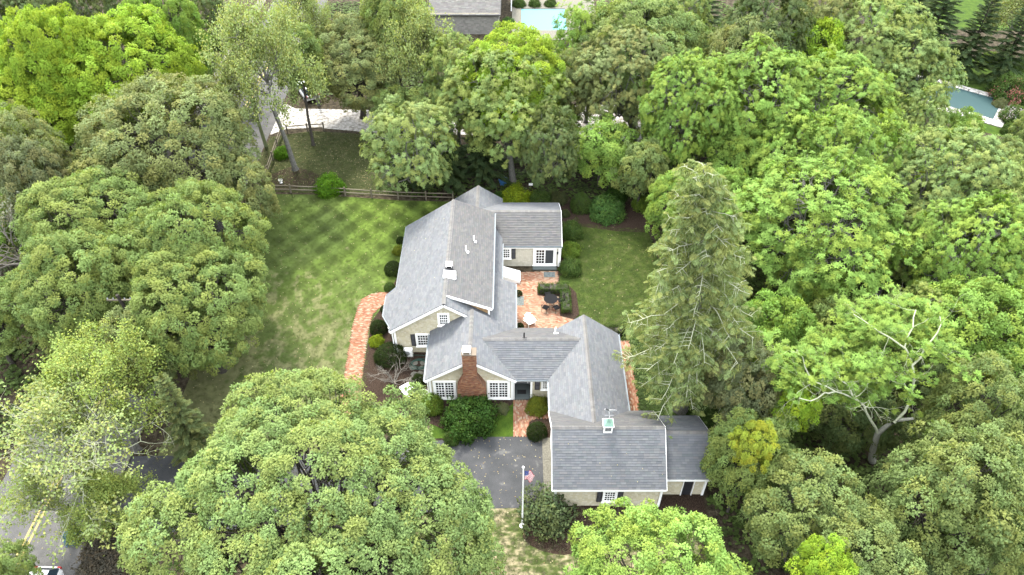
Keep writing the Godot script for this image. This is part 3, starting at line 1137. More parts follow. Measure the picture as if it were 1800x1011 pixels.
func paving(called: String, label: String, pts: Array, turn: float, tones: Array, pale := 0.0) -> void:
	var base := ground_sheet(called, label, pts, 0.022, M["joint_sand"])
	var poly := PackedVector2Array(pts)
	var m := MB.new()
	var lo := poly[0]
	var hi := poly[0]
	for p in poly:
		lo = lo.min(p)
		hi = hi.max(p)
	var cen := (lo + hi) / 2
	var r := (hi - lo).length() / 2 + 0.3
	var t := Transform2D(turn, cen)
	var drift := FastNoiseLite.new()
	drift.seed = 31
	drift.frequency = 0.35
	var row := 0
	var y := -r
	while y < r:
		var x := -r - (0.11 if row % 2 else 0.0)
		while x < r:
			var mid := t * Vector2(x + 0.105, y + 0.05)
			if Geometry2D.is_point_in_polygon(mid, poly):
				var c: Color = tones[rng.randi() % tones.size()]
				var n := drift.get_noise_2dv(mid)
				c = c.lerp(Color(0.29, 0.205, 0.145), clampf(pale * (0.55 + n * 1.3) + (0.30 if rng.randf() < 0.02 + pale * 0.25 else 0.0), 0.0, 0.8)) * rng.randf_range(0.82, 1.15)
				c.a = 1
				m.col = c
				var top := 0.050 + rng.randf_range(-0.004, 0.004)
				var q := []
				for s in [Vector2(x, y + 0.098), Vector2(x + 0.206, y + 0.098), Vector2(x + 0.206, y), Vector2(x, y)]:
					var w: Vector2 = t * s
					q.append(Vector3(w.x, 0.02, w.y))
				for i in 4:
					q.append(q[i] + Vector3(0, top - 0.02 + rng.randf_range(-0.002, 0.002), 0))
				m.quad(q[4], q[5], q[6], q[7])
				for i in 4:
					var j := (i + 1) % 4
					m.quad(q[i], q[j], q[j + 4], q[i + 4])
			x += 0.213
		y += 0.105
		row += 1
	put("brick_paving", m.mesh(), M["brick"], base, "stuff")


func gable_outline(axis_x: bool, b0: float, b1: float, at: float, eave: float, ridge: float, mid: float) -> Array:
	var p := [[b0, 0.0], [b1, 0.0], [b1, eave], [mid, ridge], [b0, eave]]
	var out := []
	for q in p:
		out.append(Vector3(at, q[1], q[0]) if axis_x else Vector3(q[0], q[1], at))
	return out


func build_house() -> void:
	rng.seed = 77
	var h := thing("house", "rambling cream shingled house with grey hipped and gabled roofs round a brick patio", "house")
	var up := func(a: float, b: float) -> float: return a
	# --- walls
	# main two-storey block
	var g := gable_outline(false, -9.2, -1.1, 7.6, 2.85, 5.58, -5.15)
	var w := wall_solid(h, g, Vector3(0, 0, -12.4))
	wall_face(w, g, Vector3(0, 0, 1))
	wall_face(w, [Vector3(-9.2, 0, -4.8), Vector3(-9.2, 0, 7.6), Vector3(-9.2, 2.85, 7.6), Vector3(-9.2, 2.85, -4.8)], Vector3(-1, 0, 0))
	wall_face(w, [Vector3(-1.1, 0, 2.4), Vector3(-1.1, 0, -2.4), Vector3(-1.1, 2.6, -2.4), Vector3(-1.1, 2.6, 2.4)], Vector3(1, 0, 0))
	# bay under its own little roof
	w = wall_solid(h, [Vector3(-9.2, 0, 3.3), Vector3(-10.0, 0, 3.75), Vector3(-10.0, 0, 5.7), Vector3(-9.2, 0, 7.2)], Vector3(0, 2.42, 0))
	wall_face(w, [Vector3(-10.0, 0, 3.75), Vector3(-10.0, 0, 5.7), Vector3(-10.0, 2.4, 5.7), Vector3(-10.0, 2.4, 3.75)], Vector3(-1, 0, 0))
	# dormer cheek and side
	w = wall_solid(h, [Vector3(-5.1, 5.55, 6.7), Vector3(-1.8, 3.0, 6.7), Vector3(-1.8, 4.22, 6.7), Vector3(-5.0, 5.6, 6.7)], Vector3(0, 0, -11.5))
	wall_face(w, [Vector3(-5.1, 5.55, 6.7), Vector3(-1.8, 3.0, 6.7), Vector3(-1.8, 4.22, 6.7), Vector3(-5.0, 5.6, 6.7)], Vector3(0, 0, 1), [Color(0.308, 0.193, 0.0847), Color(0.262, 0.154, 0.0693), Color(0.347, 0.223, 0.108)])
	wall_face(w, [Vector3(-1.8, 3.0, 6.7), Vector3(-1.8, 3.0, -4.8), Vector3(-1.8, 4.2, -4.8), Vector3(-1.8, 4.2, 6.7)], Vector3(1, 0, 0))
	# porch on the patio side
	w = wall_solid(h, [Vector3(-1.1, 0, 7.2), Vector3(0.05, 0, 7.2), Vector3(0.05, 2.42, 7.2), Vector3(-1.1, 2.95, 7.2)], Vector3(0, 0, -4.8))
	wall_face(w, [Vector3(0.05, 0, 7.2), Vector3(0.05, 0, 2.4), Vector3(0.05, 2.4, 2.4), Vector3(0.05, 2.4, 7.2)], Vector3(1, 0, 0))
	# east wing
	g = gable_outline(true, -8.6, -2.75, 4.2, 2.38, 3.84, -5.7)
	w = wall_solid(h, g, Vector3(-6.5, 0, 0))
	wall_face(w, g, Vector3(1, 0, 0))
	wall_face(w, [Vector3(-1.1, 0, -2.75), Vector3(4.2, 0, -2.75), Vector3(4.2, 2.36, -2.75), Vector3(-1.1, 2.36, -2.75)], Vector3(0, 0, 1), [Color(0.416, 0.393, 0.323), Color(0.431, 0.408, 0.339), Color(0.4, 0.377, 0.308)])
	# back wing
	g = gable_outline(false, -5.1, -1.2, -4.6, 2.6, 3.86, -3.15)
	wall_solid(h, g, Vector3(0, 0, -4.6))
	# chimney wing
	g = gable_outline(false, -6.1, 0.0, 12.3, 2.6, 4.55, -3.05)
	w = wall_solid(h, g, Vector3(0, 0, -4.6))
	wall_face(w, g, Vector3(0, 0, 1))
	wall_face(w, [Vector3(-6.1, 0, 7.7), Vector3(-6.1, 0, 12.3), Vector3(-6.1, 2.6, 12.3), Vector3(-6.1, 2.6, 7.7)], Vector3(-1, 0, 0))
	wall_face(w, [Vector3(0.0, 0, 12.3), Vector3(0.0, 0, 10.8), Vector3(0.0, 2.6, 10.8), Vector3(0.0, 2.6, 12.3)], Vector3(1, 0, 0))
	# link with its recessed entry
	w = wall_solid(h, [Vector3(0, 0, 7.6), Vector3(0, 0, 10.9), Vector3(0, 2.7, 10.9), Vector3(0, 3.9, 9.9), Vector3(0, 2.6, 7.6)], Vector3(1.45, 0, 0))
	wall_face(w, [Vector3(0.0, 0, 10.9), Vector3(1.45, 0, 10.9), Vector3(1.45, 2.6, 10.9), Vector3(0.0, 2.6, 10.9)], Vector3(0, 0, 1), [Color(0.277, 0.285, 0.285), Color(0.3, 0.308, 0.308)])
	w = wall_solid(h, [Vector3(1.45, 0, 7.6), Vector3(1.45, 0, 12.15), Vector3(1.45, 2.55, 12.15), Vector3(1.45, 3.9, 9.9), Vector3(1.45, 2.6, 7.6)], Vector3(1.7, 0, 0))
	wall_face(w, [Vector3(1.45, 0, 12.15), Vector3(3.0, 0, 12.15), Vector3(3.0, 2.5, 12.15), Vector3(1.45, 2.5, 12.15)], Vector3(0, 0, 1))
	# right wing
	g = gable_outline(false, 2.95, 8.0, 15.6, 2.5, 4.3, 5.48)
	w = wall_solid(h, g, Vector3(0, 0, -7.4))
	wall_face(w, [Vector3(2.95, 0, 12.2), Vector3(2.95, 0, 15.6), Vector3(2.95, 2.5, 15.6), Vector3(2.95, 2.5, 12.2)], Vector3(-1, 0, 0))
	wall_face(w, [Vector3(8.0, 0, 15.6), Vector3(8.0, 0, 8.2), Vector3(8.0, 2.5, 8.2), Vector3(8.0, 2.5, 15.6)], Vector3(1, 0, 0))
	# garage
	g = gable_outline(true, 15.6, 21.25, 9.8, 2.55, 4.85, 18.45)
	w = wall_solid(h, g, Vector3(-6.95, 0, 0))
	wall_face(w, g, Vector3(1, 0, 0))
	wall_face(w, [Vector3(2.85, 0, 21.25), Vector3(9.8, 0, 21.25), Vector3(9.8, 2.5, 21.25), Vector3(2.85, 2.5, 21.25)], Vector3(0, 0, 1))
	g = gable_outline(true, 15.6, 21.25, 2.85, 2.55, 4.85, 18.45)
	wall_face(w, g, Vector3(-1, 0, 0))
	for k in 2:  # two garage doors facing the apron
		var m := MB.new()
		var z0 := 15.95 + 2.75 * k
		m.box(Vector3(2.79, 0.02, z0), Vector3(2.84, 2.15, z0 + 2.35))
		for r in 4:
			for q in 4:
				m.box(Vector3(2.775, 0.10 + r * 0.53, z0 + 0.08 + q * 0.57), Vector3(2.789, 0.52 + r * 0.53, z0 + 0.56 + q * 0.57))
		put("garage_door", m.mesh(), M["white_paint"], h)
	# annex
	g = gable_outline(true, 16.0, 20.4, 12.9, 2.45, 3.98, 18.2)
	w = wall_solid(h, g, Vector3(-3.1, 0, 0))
	wall_face(w, g, Vector3(1, 0, 0))
	wall_face(w, [Vector3(9.8, 0, 20.4), Vector3(12.9, 0, 20.4), Vector3(12.9, 2.4, 20.4), Vector3(9.8, 2.4, 20.4)], Vector3(0, 0, 1))
	# --- roofs
	roof(h, [Vector3(-5.15, 5.75, -5.0), Vector3(-5.15, 5.75, 7.9), Vector3(-9.5, 2.80, 7.9), Vector3(-9.5, 2.80, -5.0)])
	roof(h, [Vector3(-5.15, 5.75, 7.9), Vector3(-5.15, 5.75, -5.0), Vector3(-0.85, 2.83, -5.0), Vector3(-0.85, 2.83, 7.9)])
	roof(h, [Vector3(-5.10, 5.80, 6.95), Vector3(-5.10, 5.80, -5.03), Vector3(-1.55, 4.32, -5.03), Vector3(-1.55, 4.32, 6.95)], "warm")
	roof(h, [Vector3(-10.3, 2.42, 3.55), Vector3(-10.3, 2.42, 5.85), Vector3(-8.1, 3.71, 5.2), Vector3(-8.1, 3.71, 4.2)])
	roof(h, [Vector3(-10.3, 2.42, 5.85), Vector3(-9.46, 2.80, 7.6), Vector3(-8.1, 3.71, 5.2)])
	roof(h, [Vector3(-9.46, 2.80, 2.9), Vector3(-10.3, 2.42, 3.55), Vector3(-8.1, 3.71, 4.2)])
	roof(h, [Vector3(-1.75, 3.46, 7.35), Vector3(-1.75, 3.46, 2.2), Vector3(0.28, 2.50, 2.2), Vector3(0.28, 2.50, 7.35)])
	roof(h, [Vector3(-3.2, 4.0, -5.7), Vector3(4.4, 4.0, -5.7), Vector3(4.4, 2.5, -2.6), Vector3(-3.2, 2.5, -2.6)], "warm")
	roof(h, [Vector3(4.4, 4.0, -5.7), Vector3(-3.2, 4.0, -5.7), Vector3(-3.2, 2.5, -8.85), Vector3(4.4, 2.5, -8.85)])
	roof(h, [Vector3(-3.15, 4.02, -9.5), Vector3(-3.15, 4.02, -4.0), Vector3(-5.4, 2.5, -4.0), Vector3(-5.4, 2.5, -9.5)])
	roof(h, [Vector3(-3.15, 4.02, -4.0), Vector3(-3.15, 4.02, -9.5), Vector3(-0.9, 2.5, -9.5), Vector3(-0.9, 2.5, -4.0)])
	roof(h, [Vector3(-3.05, 4.72, 7.4), Vector3(-3.05, 4.72, 12.55), Vector3(-6.4, 2.5, 12.55), Vector3(-6.4, 2.5, 7.4)])
	roof(h, [Vector3(-3.05, 4.72, 12.55), Vector3(-3.05, 4.72, 7.4), Vector3(0.28, 2.5, 7.4), Vector3(0.28, 2.5, 12.55)])
	roof(h, [Vector3(-2.3, 4.2, 9.95), Vector3(5.1, 4.2, 9.95), Vector3(3.2, 2.5, 12.45), Vector3(-0.0, 2.5, 12.45)])
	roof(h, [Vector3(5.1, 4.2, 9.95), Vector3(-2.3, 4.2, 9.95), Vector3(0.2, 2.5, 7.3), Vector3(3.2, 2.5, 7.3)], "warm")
	roof(h, [Vector3(5.48, 4.45, 7.7), Vector3(5.48, 4.45, 17.75), Vector3(2.7, 2.5, 15.35), Vector3(2.7, 2.5, 7.9)])
	roof(h, [Vector3(5.48, 4.45, 17.75), Vector3(5.48, 4.45, 7.7), Vector3(8.25, 2.5, 7.9), Vector3(8.25, 2.5, 15.35)])
	roof(h, [Vector3(2.6, 5.0, 18.45), Vector3(10.0, 5.0, 18.45), Vector3(10.0, 2.5, 21.55), Vector3(2.6, 2.5, 21.55)])
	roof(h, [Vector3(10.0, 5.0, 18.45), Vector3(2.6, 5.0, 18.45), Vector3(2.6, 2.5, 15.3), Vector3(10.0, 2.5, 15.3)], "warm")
	roof(h, [Vector3(9.95, 4.13, 18.2), Vector3(13.1, 4.13, 18.2), Vector3(13.1, 2.4, 20.75), Vector3(9.95, 2.4, 20.75)])
	roof(h, [Vector3(13.1, 4.13, 18.2), Vector3(9.95, 4.13, 18.2), Vector3(9.95, 2.4, 15.65), Vector3(13.1, 2.4, 15.65)])
	# --- ridges
	var nx := func(a: float, b: float) -> Vector3: return Vector3(a, b, 0).normalized()
	var nz := func(a: float, b: float) -> Vector3: return Vector3(0, b, a).normalized()
	ridge_cap(h, Vector3(-5.13, 5.79, -5.0), Vector3(-5.13, 5.79, 7.9), nx.call(-0.68, 1.0), nx.call(0.42, 1.0))
	ridge_cap(h, Vector3(-3.0, 4.0, -5.7), Vector3(4.4, 4.0, -5.7), nz.call(-0.48, 1.0), nz.call(0.48, 1.0))
	ridge_cap(h, Vector3(-3.15, 4.02, -9.5), Vector3(-3.15, 4.02, -4.6), nx.call(-0.68, 1.0), nx.call(0.68, 1.0))
	ridge_cap(h, Vector3(-3.05, 4.72, 7.4), Vector3(-3.05, 4.72, 12.0), nx.call(-0.66, 1.0), nx.call(0.66, 1.0))
	ridge_cap(h, Vector3(-2.2, 4.2, 9.95), Vector3(5.05, 4.2, 9.95), nz.call(-0.64, 1.0), nz.call(0.68, 1.0))
	ridge_cap(h, Vector3(5.48, 4.45, 7.75), Vector3(5.48, 4.45, 17.7), nx.call(-0.70, 1.0), nx.call(0.70, 1.0))
	ridge_cap(h, Vector3(2.6, 5.0, 18.45), Vector3(10.0, 5.0, 18.45), nz.call(-0.79, 1.0), nz.call(0.80, 1.0))
	ridge_cap(h, Vector3(10.02, 4.13, 18.2), Vector3(13.1, 4.13, 18.2), nz.call(-0.68, 1.0), nz.call(0.68, 1.0))
	# --- white trim and gutters
	bars("rake_board", h, [
		[Vector3(-5.15, 5.58, 7.915), Vector3(-9.52, 2.62, 7.915)], [Vector3(-5.15, 5.58, 7.915), Vector3(-2.3, 3.62, 7.915)],
		[Vector3(-5.0, 5.68, 6.965), Vector3(-1.53, 4.22, 6.965)],
		[Vector3(-3.05, 4.55, 12.565), Vector3(-6.42, 2.33, 12.565)], [Vector3(-3.05, 4.55, 12.565), Vector3(0.3, 2.33, 12.565)],
		[Vector3(4.415, 3.86, -5.7), Vector3(4.415, 2.38, -2.6)], [Vector3(4.415, 3.86, -5.7), Vector3(4.415, 2.38, -8.85)],
		[Vector3(10.015, 4.87, 18.45), Vector3(10.015, 2.36, 21.55)], [Vector3(10.015, 4.87, 18.45), Vector3(10.015, 2.36, 15.3)],
		[Vector3(2.585, 4.87, 18.45), Vector3(2.585, 2.36, 21.55)], [Vector3(2.585, 4.87, 18.45), Vector3(2.585, 2.36, 15.3)],
		[Vector3(13.115, 4.0, 18.2), Vector3(13.115, 2.28, 20.75)], [Vector3(13.115, 4.0, 18.2), Vector3(13.115, 2.28, 15.65)],
	], 0.05, 0.20, M["white_paint"])
	for e in [
		[Vector3(-9.52, 2.74, 7.9), Vector3(-9.52, 2.74, 7.5)], [Vector3(-9.52, 2.74, 3.0), Vector3(-9.52, 2.74, -5.0)], [Vector3(-10.33, 2.37, 5.85), Vector3(-10.33, 2.37, 3.55)],
		[Vector3(-10.33, 2.37, 3.55), Vector3(-9.53, 2.76, 3.0)], [Vector3(-9.53, 2.76, 7.5), Vector3(-10.33, 2.37, 5.85)],
		[Vector3(-1.50, 4.26, -5.0), Vector3(-1.50, 4.26, 6.95)], [Vector3(-0.81, 2.77, -2.6), Vector3(-0.81, 2.77, 2.2)], [Vector3(0.33, 2.44, 2.2), Vector3(0.33, 2.44, 7.3)],
		[Vector3(4.4, 2.44, -2.55), Vector3(-0.8, 2.44, -2.55)], [Vector3(-6.45, 2.44, 12.55), Vector3(-6.45, 2.44, 7.9)], [Vector3(3.0, 2.44, 12.50), Vector3(0.3, 2.44, 12.50)],
		[Vector3(2.65, 2.44, 15.35), Vector3(2.65, 2.44, 12.6)], [Vector3(8.30, 2.44, 7.9), Vector3(8.30, 2.44, 15.35)],
	]:
		gutter(h, e[1], e[0])
	bars("fascia", h, [[Vector3(2.6, 2.36, 21.56), Vector3(10.0, 2.36, 21.56)], [Vector3(10.05, 2.28, 20.76), Vector3(13.1, 2.28, 20.76)], [Vector3(-0.8, 2.30, -2.60), Vector3(4.4, 2.30, -2.60)], [Vector3(0.3, 2.30, 12.42), Vector3(2.9, 2.30, 12.42)]], 0.04, 0.16, M["white_paint"])
	bars("corner_board", h, [
		[Vector3(-9.2, 0, 7.62), Vector3(-9.2, 2.8, 7.62)], [Vector3(-6.09, 0, 12.32), Vector3(-6.09, 2.5, 12.32)], [Vector3(0.0, 0, 12.32), Vector3(0.0, 2.5, 12.32)],
		[Vector3(9.8, 0, 21.27), Vector3(9.8, 2.4, 21.27)], [Vector3(2.86, 0, 21.27), Vector3(2.86, 2.4, 21.27)], [Vector3(12.9, 0, 20.42), Vector3(12.9, 2.3, 20.42)],
		[Vector3(4.2, 0, -2.73), Vector3(4.2, 2.3, -2.73)], [Vector3(1.45, 0, 12.17), Vector3(1.45, 2.4, 12.17)], [Vector3(-1.8, 3.2, 6.72), Vector3(-1.8, 4.15, 6.72)],
	], 0.15, 0.15, M["white_paint"])
	for d in [[Vector3(-9.38, 2.66, 7.72), Vector3(-9.38, 0.1, 7.72)], [Vector3(-6.28, 2.36, 12.2), Vector3(-6.28, 0.1, 12.2)], [Vector3(4.33, 2.3, -2.70), Vector3(4.33, 0.1, -2.70)], [Vector3(0.14, 2.4, 12.40), Vector3(0.14, 0.1, 12.40)]]:
		var m := MB.new()
		m.tube([d[0], d[1]], [0.045, 0.045], 8)
		put("downspout", m.mesh(), M["white_paint"], h)
	# --- windows, doors, shutters
	window(h, Vector3(-5.88, 0.15, 12.33), 0, 1.72, 2.05, 2, 3, 6, "window", 0.16)
	window(h, Vector3(-1.86, 0.15, 12.33), 0, 1.72, 2.05, 2, 3, 6, "window", 0.16)
	window(h, Vector3(-5.72, 3.18, 7.63), 0, 0.92, 1.35, 1, 4, 4, "window", 0.12)
	window(h, Vector3(-7.6, 0.80, 7.63), 0, 1.12, 1.42, 1, 4, 4, "window", 0.12)
	shutter(h, Vector3(-7.98, 0.85, 7.64), 0, 0.34, 1.32)
	window(h, Vector3(-0.90, 0.95, -2.72), 0, 0.82, 1.22, 1, 3, 4, "window", 0.10)
	shutter(h, Vector3(-0.04, 0.95, -2.71), 0, 0.36, 1.2)
	window(h, Vector3(2.18, 1.02, 12.18), 0, 0.62, 1.12, 1, 3, 4, "window", 0.09)
	shutter(h, Vector3(1.70, 1.02, 12.19), 0, 0.38, 1.1)
	window(h, Vector3(5.98, 0.62, 21.28), 0, 0.95, 1.30, 1, 4, 4, "window", 0.10)
	shutter(h, Vector3(5.60, 0.62, 21.29), 0, 0.34, 1.28)
	shutter(h, Vector3(6.97, 0.62, 21.29), 0, 0.34, 1.28)
	window(h, Vector3(-10.03, 0.7, 3.95), -PI / 2, 1.6, 1.5, 2, 3, 4, "window", 0.10)
	window(h, Vector3(-9.23, 0.9, -2.6), -PI / 2, 1.2, 1.5, 1, 3, 4, "window", 0.10)
	window(h, Vector3(-9.23, 0.9, 0.4), -PI / 2, 1.2, 1.5, 1, 3, 4, "window", 0.10)
	window(h, Vector3(8.03, 0.9, 11.2), PI / 2, 1.2, 1.4, 1, 3, 4, "window", 0.10)
	# the glazed sliding door on the patio
	var sl := window(h, Vector3(1.90, 0.16, -2.72), 0, 2.06, 2.06, 2, 3, 5, "patio_door", 0.22)
	var m2 := MB.new()
	m2.box(Vector3(2.99, 0.40, -2.675), Vector3(3.69, 1.95, -2.662))
	put("insect_screen", m2.mesh(), M["insect_screen"], sl)
	m2 = MB.new()
	m2.box(Vector3(1.9, 0.0, -2.73), Vector3(3.98, 0.09, -2.16))
	m2.box(Vector3(1.86, 0.09, -2.73), Vector3(4.02, 0.13, -2.12))
	put("step", m2.mesh(), M["bluestone"], h)
	# entry: door, stoop
	m2 = MB.new()
	m2.box(Vector3(0.34, 0.2, 10.91), Vector3(1.16, 2.15, 10.97))
	for q in [[0.42, 0.32, 0.70, 0.85], [0.80, 0.32, 1.08, 0.85], [0.42, 0.97, 0.70, 1.95], [0.80, 0.97, 1.08, 1.95]]:
		m2.box(Vector3(q[0], q[1], 10.96), Vector3(q[2], q[3], 10.985))
	var door := put("door", m2.mesh(), M["door_paint"], h)
	m2 = MB.new()
	m2.lathe(Vector3(1.10, 1.08, 11.01), [Vector2(0, -0.03), Vector2(0.03, -0.015), Vector2(0.03, 0.015), Vector2(0, 0.03)], 8)
	put("handle", m2.mesh(), M["grey_metal"], door)
	m2 = MB.new()
	m2.box(Vector3(0.24, 0.2, 10.91), Vector3(0.335, 2.24, 10.96))
	m2.box(Vector3(1.165, 0.2, 10.91), Vector3(1.26, 2.24, 10.96))
	m2.box(Vector3(0.335, 2.155, 10.91), Vector3(1.165, 2.24, 10.961))
	put("door_frame", m2.mesh(), M["white_paint"], h)
	m2 = MB.new()
	m2.box(Vector3(0.09, 0.0, 10.92), Vector3(1.36, 0.15, 12.42))
	put("stoop", m2.mesh(), M["bluestone"], h)
	# annex door
	m2 = MB.new()
	m2.box(Vector3(11.5, 0.05, 20.42), Vector3(12.08, 1.98, 20.46))
	for r in 3:
		m2.box(Vector3(11.57, 0.15 + r * 0.62, 20.455), Vector3(12.01, 0.66 + r * 0.62, 20.475))
	put("door", m2.mesh(), M["shutter_black"], h)
	bars("door_frame", h, [[Vector3(12.15, 0.0, 20.45), Vector3(12.15, 2.1, 20.45)], [Vector3(11.43, 0.0, 20.45), Vector3(11.43, 2.1, 20.45)]], 0.12, 0.05, M["white_paint"])
	# wall lantern
	m2 = MB.new()
	m2.lathe(Vector3(4.06, 1.50, -2.62), [Vector2(0, 0), Vector2(0.05, 0.02), Vector2(0.075, 0.22), Vector2(0.09, 0.23), Vector2(0.02, 0.31), Vector2(0, 0.34)], 6)
	m2.bar(Vector3(4.06, 1.82, -2.62), Vector3(4.06, 1.82, -2.73), 0.02, 0.02)
	put("wall_lantern", m2.mesh(), M["dark_metal"], h)
	# cellar bulkhead: white sloping doors
	m2 = MB.new()
	var bk := [Vector3(-1.08, 0, -0.42), Vector3(0.72, 0, -0.42), Vector3(0.72, 0, -1.75), Vector3(-1.08, 0, -1.75), Vector3(-1.08, 0.98, -0.42), Vector3(0.72, 0.30, -0.42), Vector3(0.72, 0.30, -1.75), Vector3(-1.08, 0.98, -1.75)]
	m2.hexa(bk)
	var bulk := put("bulkhead", m2.mesh(), M["white_paint"], h)
	for k in 2:
		m2 = MB.new()
		var za := -0.46 - 0.65 * k
		m2.hexa([Vector3(-1.0, 0.955, za), Vector3(0.70, 0.312, za), Vector3(0.70, 0.312, za - 0.61), Vector3(-1.0, 0.955, za - 0.61), Vector3(-1.0, 0.985, za), Vector3(0.74, 0.330, za), Vector3(0.74, 0.330, za - 0.61), Vector3(-1.0, 0.985, za - 0.61)])
		put("bulkhead_door", m2.mesh(), M["white_paint"], bulk)
	# --- the big brick chimney on the front gable
	m2 = MB.new()
	m2.box(Vector3(-4.0, 0, 12.30), Vector3(-1.95, 2.05, 12.95))
	m2.hexa([Vector3(-4.0, 2.05, 12.95), Vector3(-1.95, 2.05, 12.95), Vector3(-1.95, 2.05, 12.3), Vector3(-4.0, 2.05, 12.3), Vector3(-3.51, 3.17, 12.93), Vector3(-2.55, 3.17, 12.93), Vector3(-2.55, 3.17, 12.3), Vector3(-3.51, 3.17, 12.3)])
	m2.box(Vector3(-3.51, 3.17, 12.28), Vector3(-2.55, 5.72, 12.93))
	var ch := put("chimney", m2.mesh(), M["mortar"], h)
	m2 = MB.new()
	brick_courses(m2, -4.0, -1.95, 12.30, 12.95, 0.0, 2.05)
	brick_courses(m2, -3.51, -2.55, 12.28, 12.93, 3.17, 5.72)
	var yy := 2.05
	while yy < 3.15:  # the sloping shoulders step in course by course
		var f := (yy - 2.05) / 1.12
		brick_courses(m2, lerpf(-4.0, -3.51, f), lerpf(-1.95, -2.55, f), 12.30, 12.95 - 0.02 * f, yy, yy + 0.07)
		yy += 0.074
	put("bricks", m2.mesh(), M["brick"], ch, "stuff")
	m2 = MB.new()
	m2.box(Vector3(-3.56, 5.72, 12.24), Vector3(-2.50, 5.80, 12.98))
	put("chimney_crown", m2.mesh(), M["mortar"], ch)
	m2 = MB.new()
	m2.box(Vector3(-3.48, 6.02, 12.30), Vector3(-2.90, 6.08, 12.92))
	for q in [[-3.44, 12.34], [-2.94, 12.34], [-3.44, 12.88], [-2.94, 12.88]]:
		m2.box(Vector3(q[0] - 0.02, 5.8, q[1] - 0.02), Vector3(q[0] + 0.02, 6.02, q[1] + 0.02))
	put("chimney_cap", m2.mesh(), M["white_paper"], ch)
	# --- the small flue on the long ridge
	m2 = MB.new()
	m2.box(Vector3(-5.25, 5.3, 3.75), Vector3(-4.66, 6.12, 4.32))
	var fl := put("flue", m2.mesh(), M["black_cap"], h)
	m2 = MB.new()
	m2.box(Vector3(-5.18, 6.30, 3.74), Vector3(-4.66, 6.36, 4.28))
	for q in [[-5.14, 3.8], [-4.72, 3.8], [-5.14, 4.22], [-4.72, 4.22]]:
		m2.box(Vector3(q[0] - 0.02, 6.12, q[1] - 0.02), Vector3(q[0] + 0.02, 6.30, q[1] + 0.02))
	put("chimney_cap", m2.mesh(), M["white_paper"], fl)
	m2 = MB.new()
	m2.hexa([Vector3(-5.36, 5.70, 5.0), Vector3(-4.36, 5.56, 5.02), Vector3(-4.40, 5.56, 4.32), Vector3(-5.32, 5.72, 4.32), Vector3(-5.36, 5.86, 5.0), Vector3(-4.36, 5.62, 5.02), Vector3(-4.40, 5.86, 4.32), Vector3(-5.32, 6.0, 4.32)])
	put("flashing", m2.mesh(), M["white_paper"], fl)
	# vent pipes
	for q in [[Vector3(-3.18, 4.9, -0.35), "white_paper"], [Vector3(-3.75, 5.15, 1.25), "white_paper"], [Vector3(3.3, 3.4, 8.7), "white_paper"], [Vector3(0.9, 4.1, 9.8), "black_cap"]]:
		m2 = MB.new()
		m2.tube([q[0], q[0] + Vector3(0, 0.62, 0)], [0.055, 0.055], 8)
		m2.box(q[0] + Vector3(-0.02, 0.02, -0.02) - Vector3(0.1, 0.0, -0.0), q[0] + Vector3(0.22, 0.10, 0.22))
		put("vent_pipe", m2.mesh(), M[q[1]], h)
	# --- cupola with weathervane
	m2 = MB.new()
	m2.box(Vector3(5.95, 4.6, 18.18), Vector3(6.53, 5.42, 18.76))
	m2.box(Vector3(5.89, 5.42, 18.12), Vector3(6.59, 5.48, 18.82))
	var cu := put("cupola", m2.mesh(), M["white_paper"], h)
	m2 = MB.new()
	for s in 4:
		for r in 5:
			var t := Transform3D(Basis(Vector3.UP, s * PI / 2), Vector3(6.24, 4.98 + r * 0.08, 18.47))
			m2.boxt(t, Vector3(-0.2, 0, 0.29), Vector3(0.2, 0.05, 0.31))
	put("louvre", m2.mesh(), M["grey_paint"], cu)
	m2 = MB.new()
	var ap := Vector3(6.24, 5.92, 18.47)
	var cr := [Vector3(5.91, 5.49, 18.80), Vector3(6.57, 5.49, 18.80), Vector3(6.57, 5.49, 18.14), Vector3(5.91, 5.49, 18.14)]
	var im := []
	for p in cr:
		im.append(p.lerp(ap, 0.6) - Vector3(0, 0.07, 0))
	for i in 4:
		var j := (i + 1) % 4
		m2.quad(cr[i], cr[j], im[j], im[i])
		m2.tri(im[i], im[j], ap)
	put("cupola_roof", m2.mesh(), M["copper_green"], cu)
	m2 = MB.new()
	m2.tube([Vector3(6.24, 5.85, 18.47), Vector3(6.24, 6.75, 18.47)], [0.018, 0.012], 6)
	m2.bar(Vector3(5.94, 6.30, 18.47), Vector3(6.54, 6.30, 18.47), 0.015, 0.015)
	m2.bar(Vector3(6.24, 6.30, 18.17), Vector3(6.24, 6.30, 18.77), 0.015, 0.015)
	var fish := [Vector2(-0.38, 0.20), Vector2(-0.28, 0.05), Vector2(-0.12, -0.02), Vector2(0.12, -0.04), Vector2(0.34, 0.0), Vector2(0.42, 0.06), Vector2(0.32, 0.12), Vector2(0.05, 0.12), Vector2(-0.18, 0.08), Vector2(-0.30, 0.22)]
	for i in fish.size():
		var p: Vector2 = fish[i]
		var q: Vector2 = fish[(i + 1) % fish.size()]
		var pc := Vector2(0.05, 0.04)
		for zz in [0.012, -0.012]:
			var tri_ := [Vector3(6.24 + pc.x, 6.75 + pc.y, 18.47 + zz), Vector3(6.24 + p.x, 6.75 + p.y, 18.47 + zz), Vector3(6.24 + q.x, 6.75 + q.y, 18.47 + zz)]
			if zz > 0:
				m2.tri(tri_[0], tri_[1], tri_[2])
			else:
				m2.tri(tri_[0], tri_[2], tri_[1])
		m2.quad(Vector3(6.24 + p.x, 6.75 + p.y, 18.458), Vector3(6.24 + q.x, 6.75 + q.y, 18.458), Vector3(6.24 + q.x, 6.75 + q.y, 18.482), Vector3(6.24 + p.x, 6.75 + p.y, 18.482))
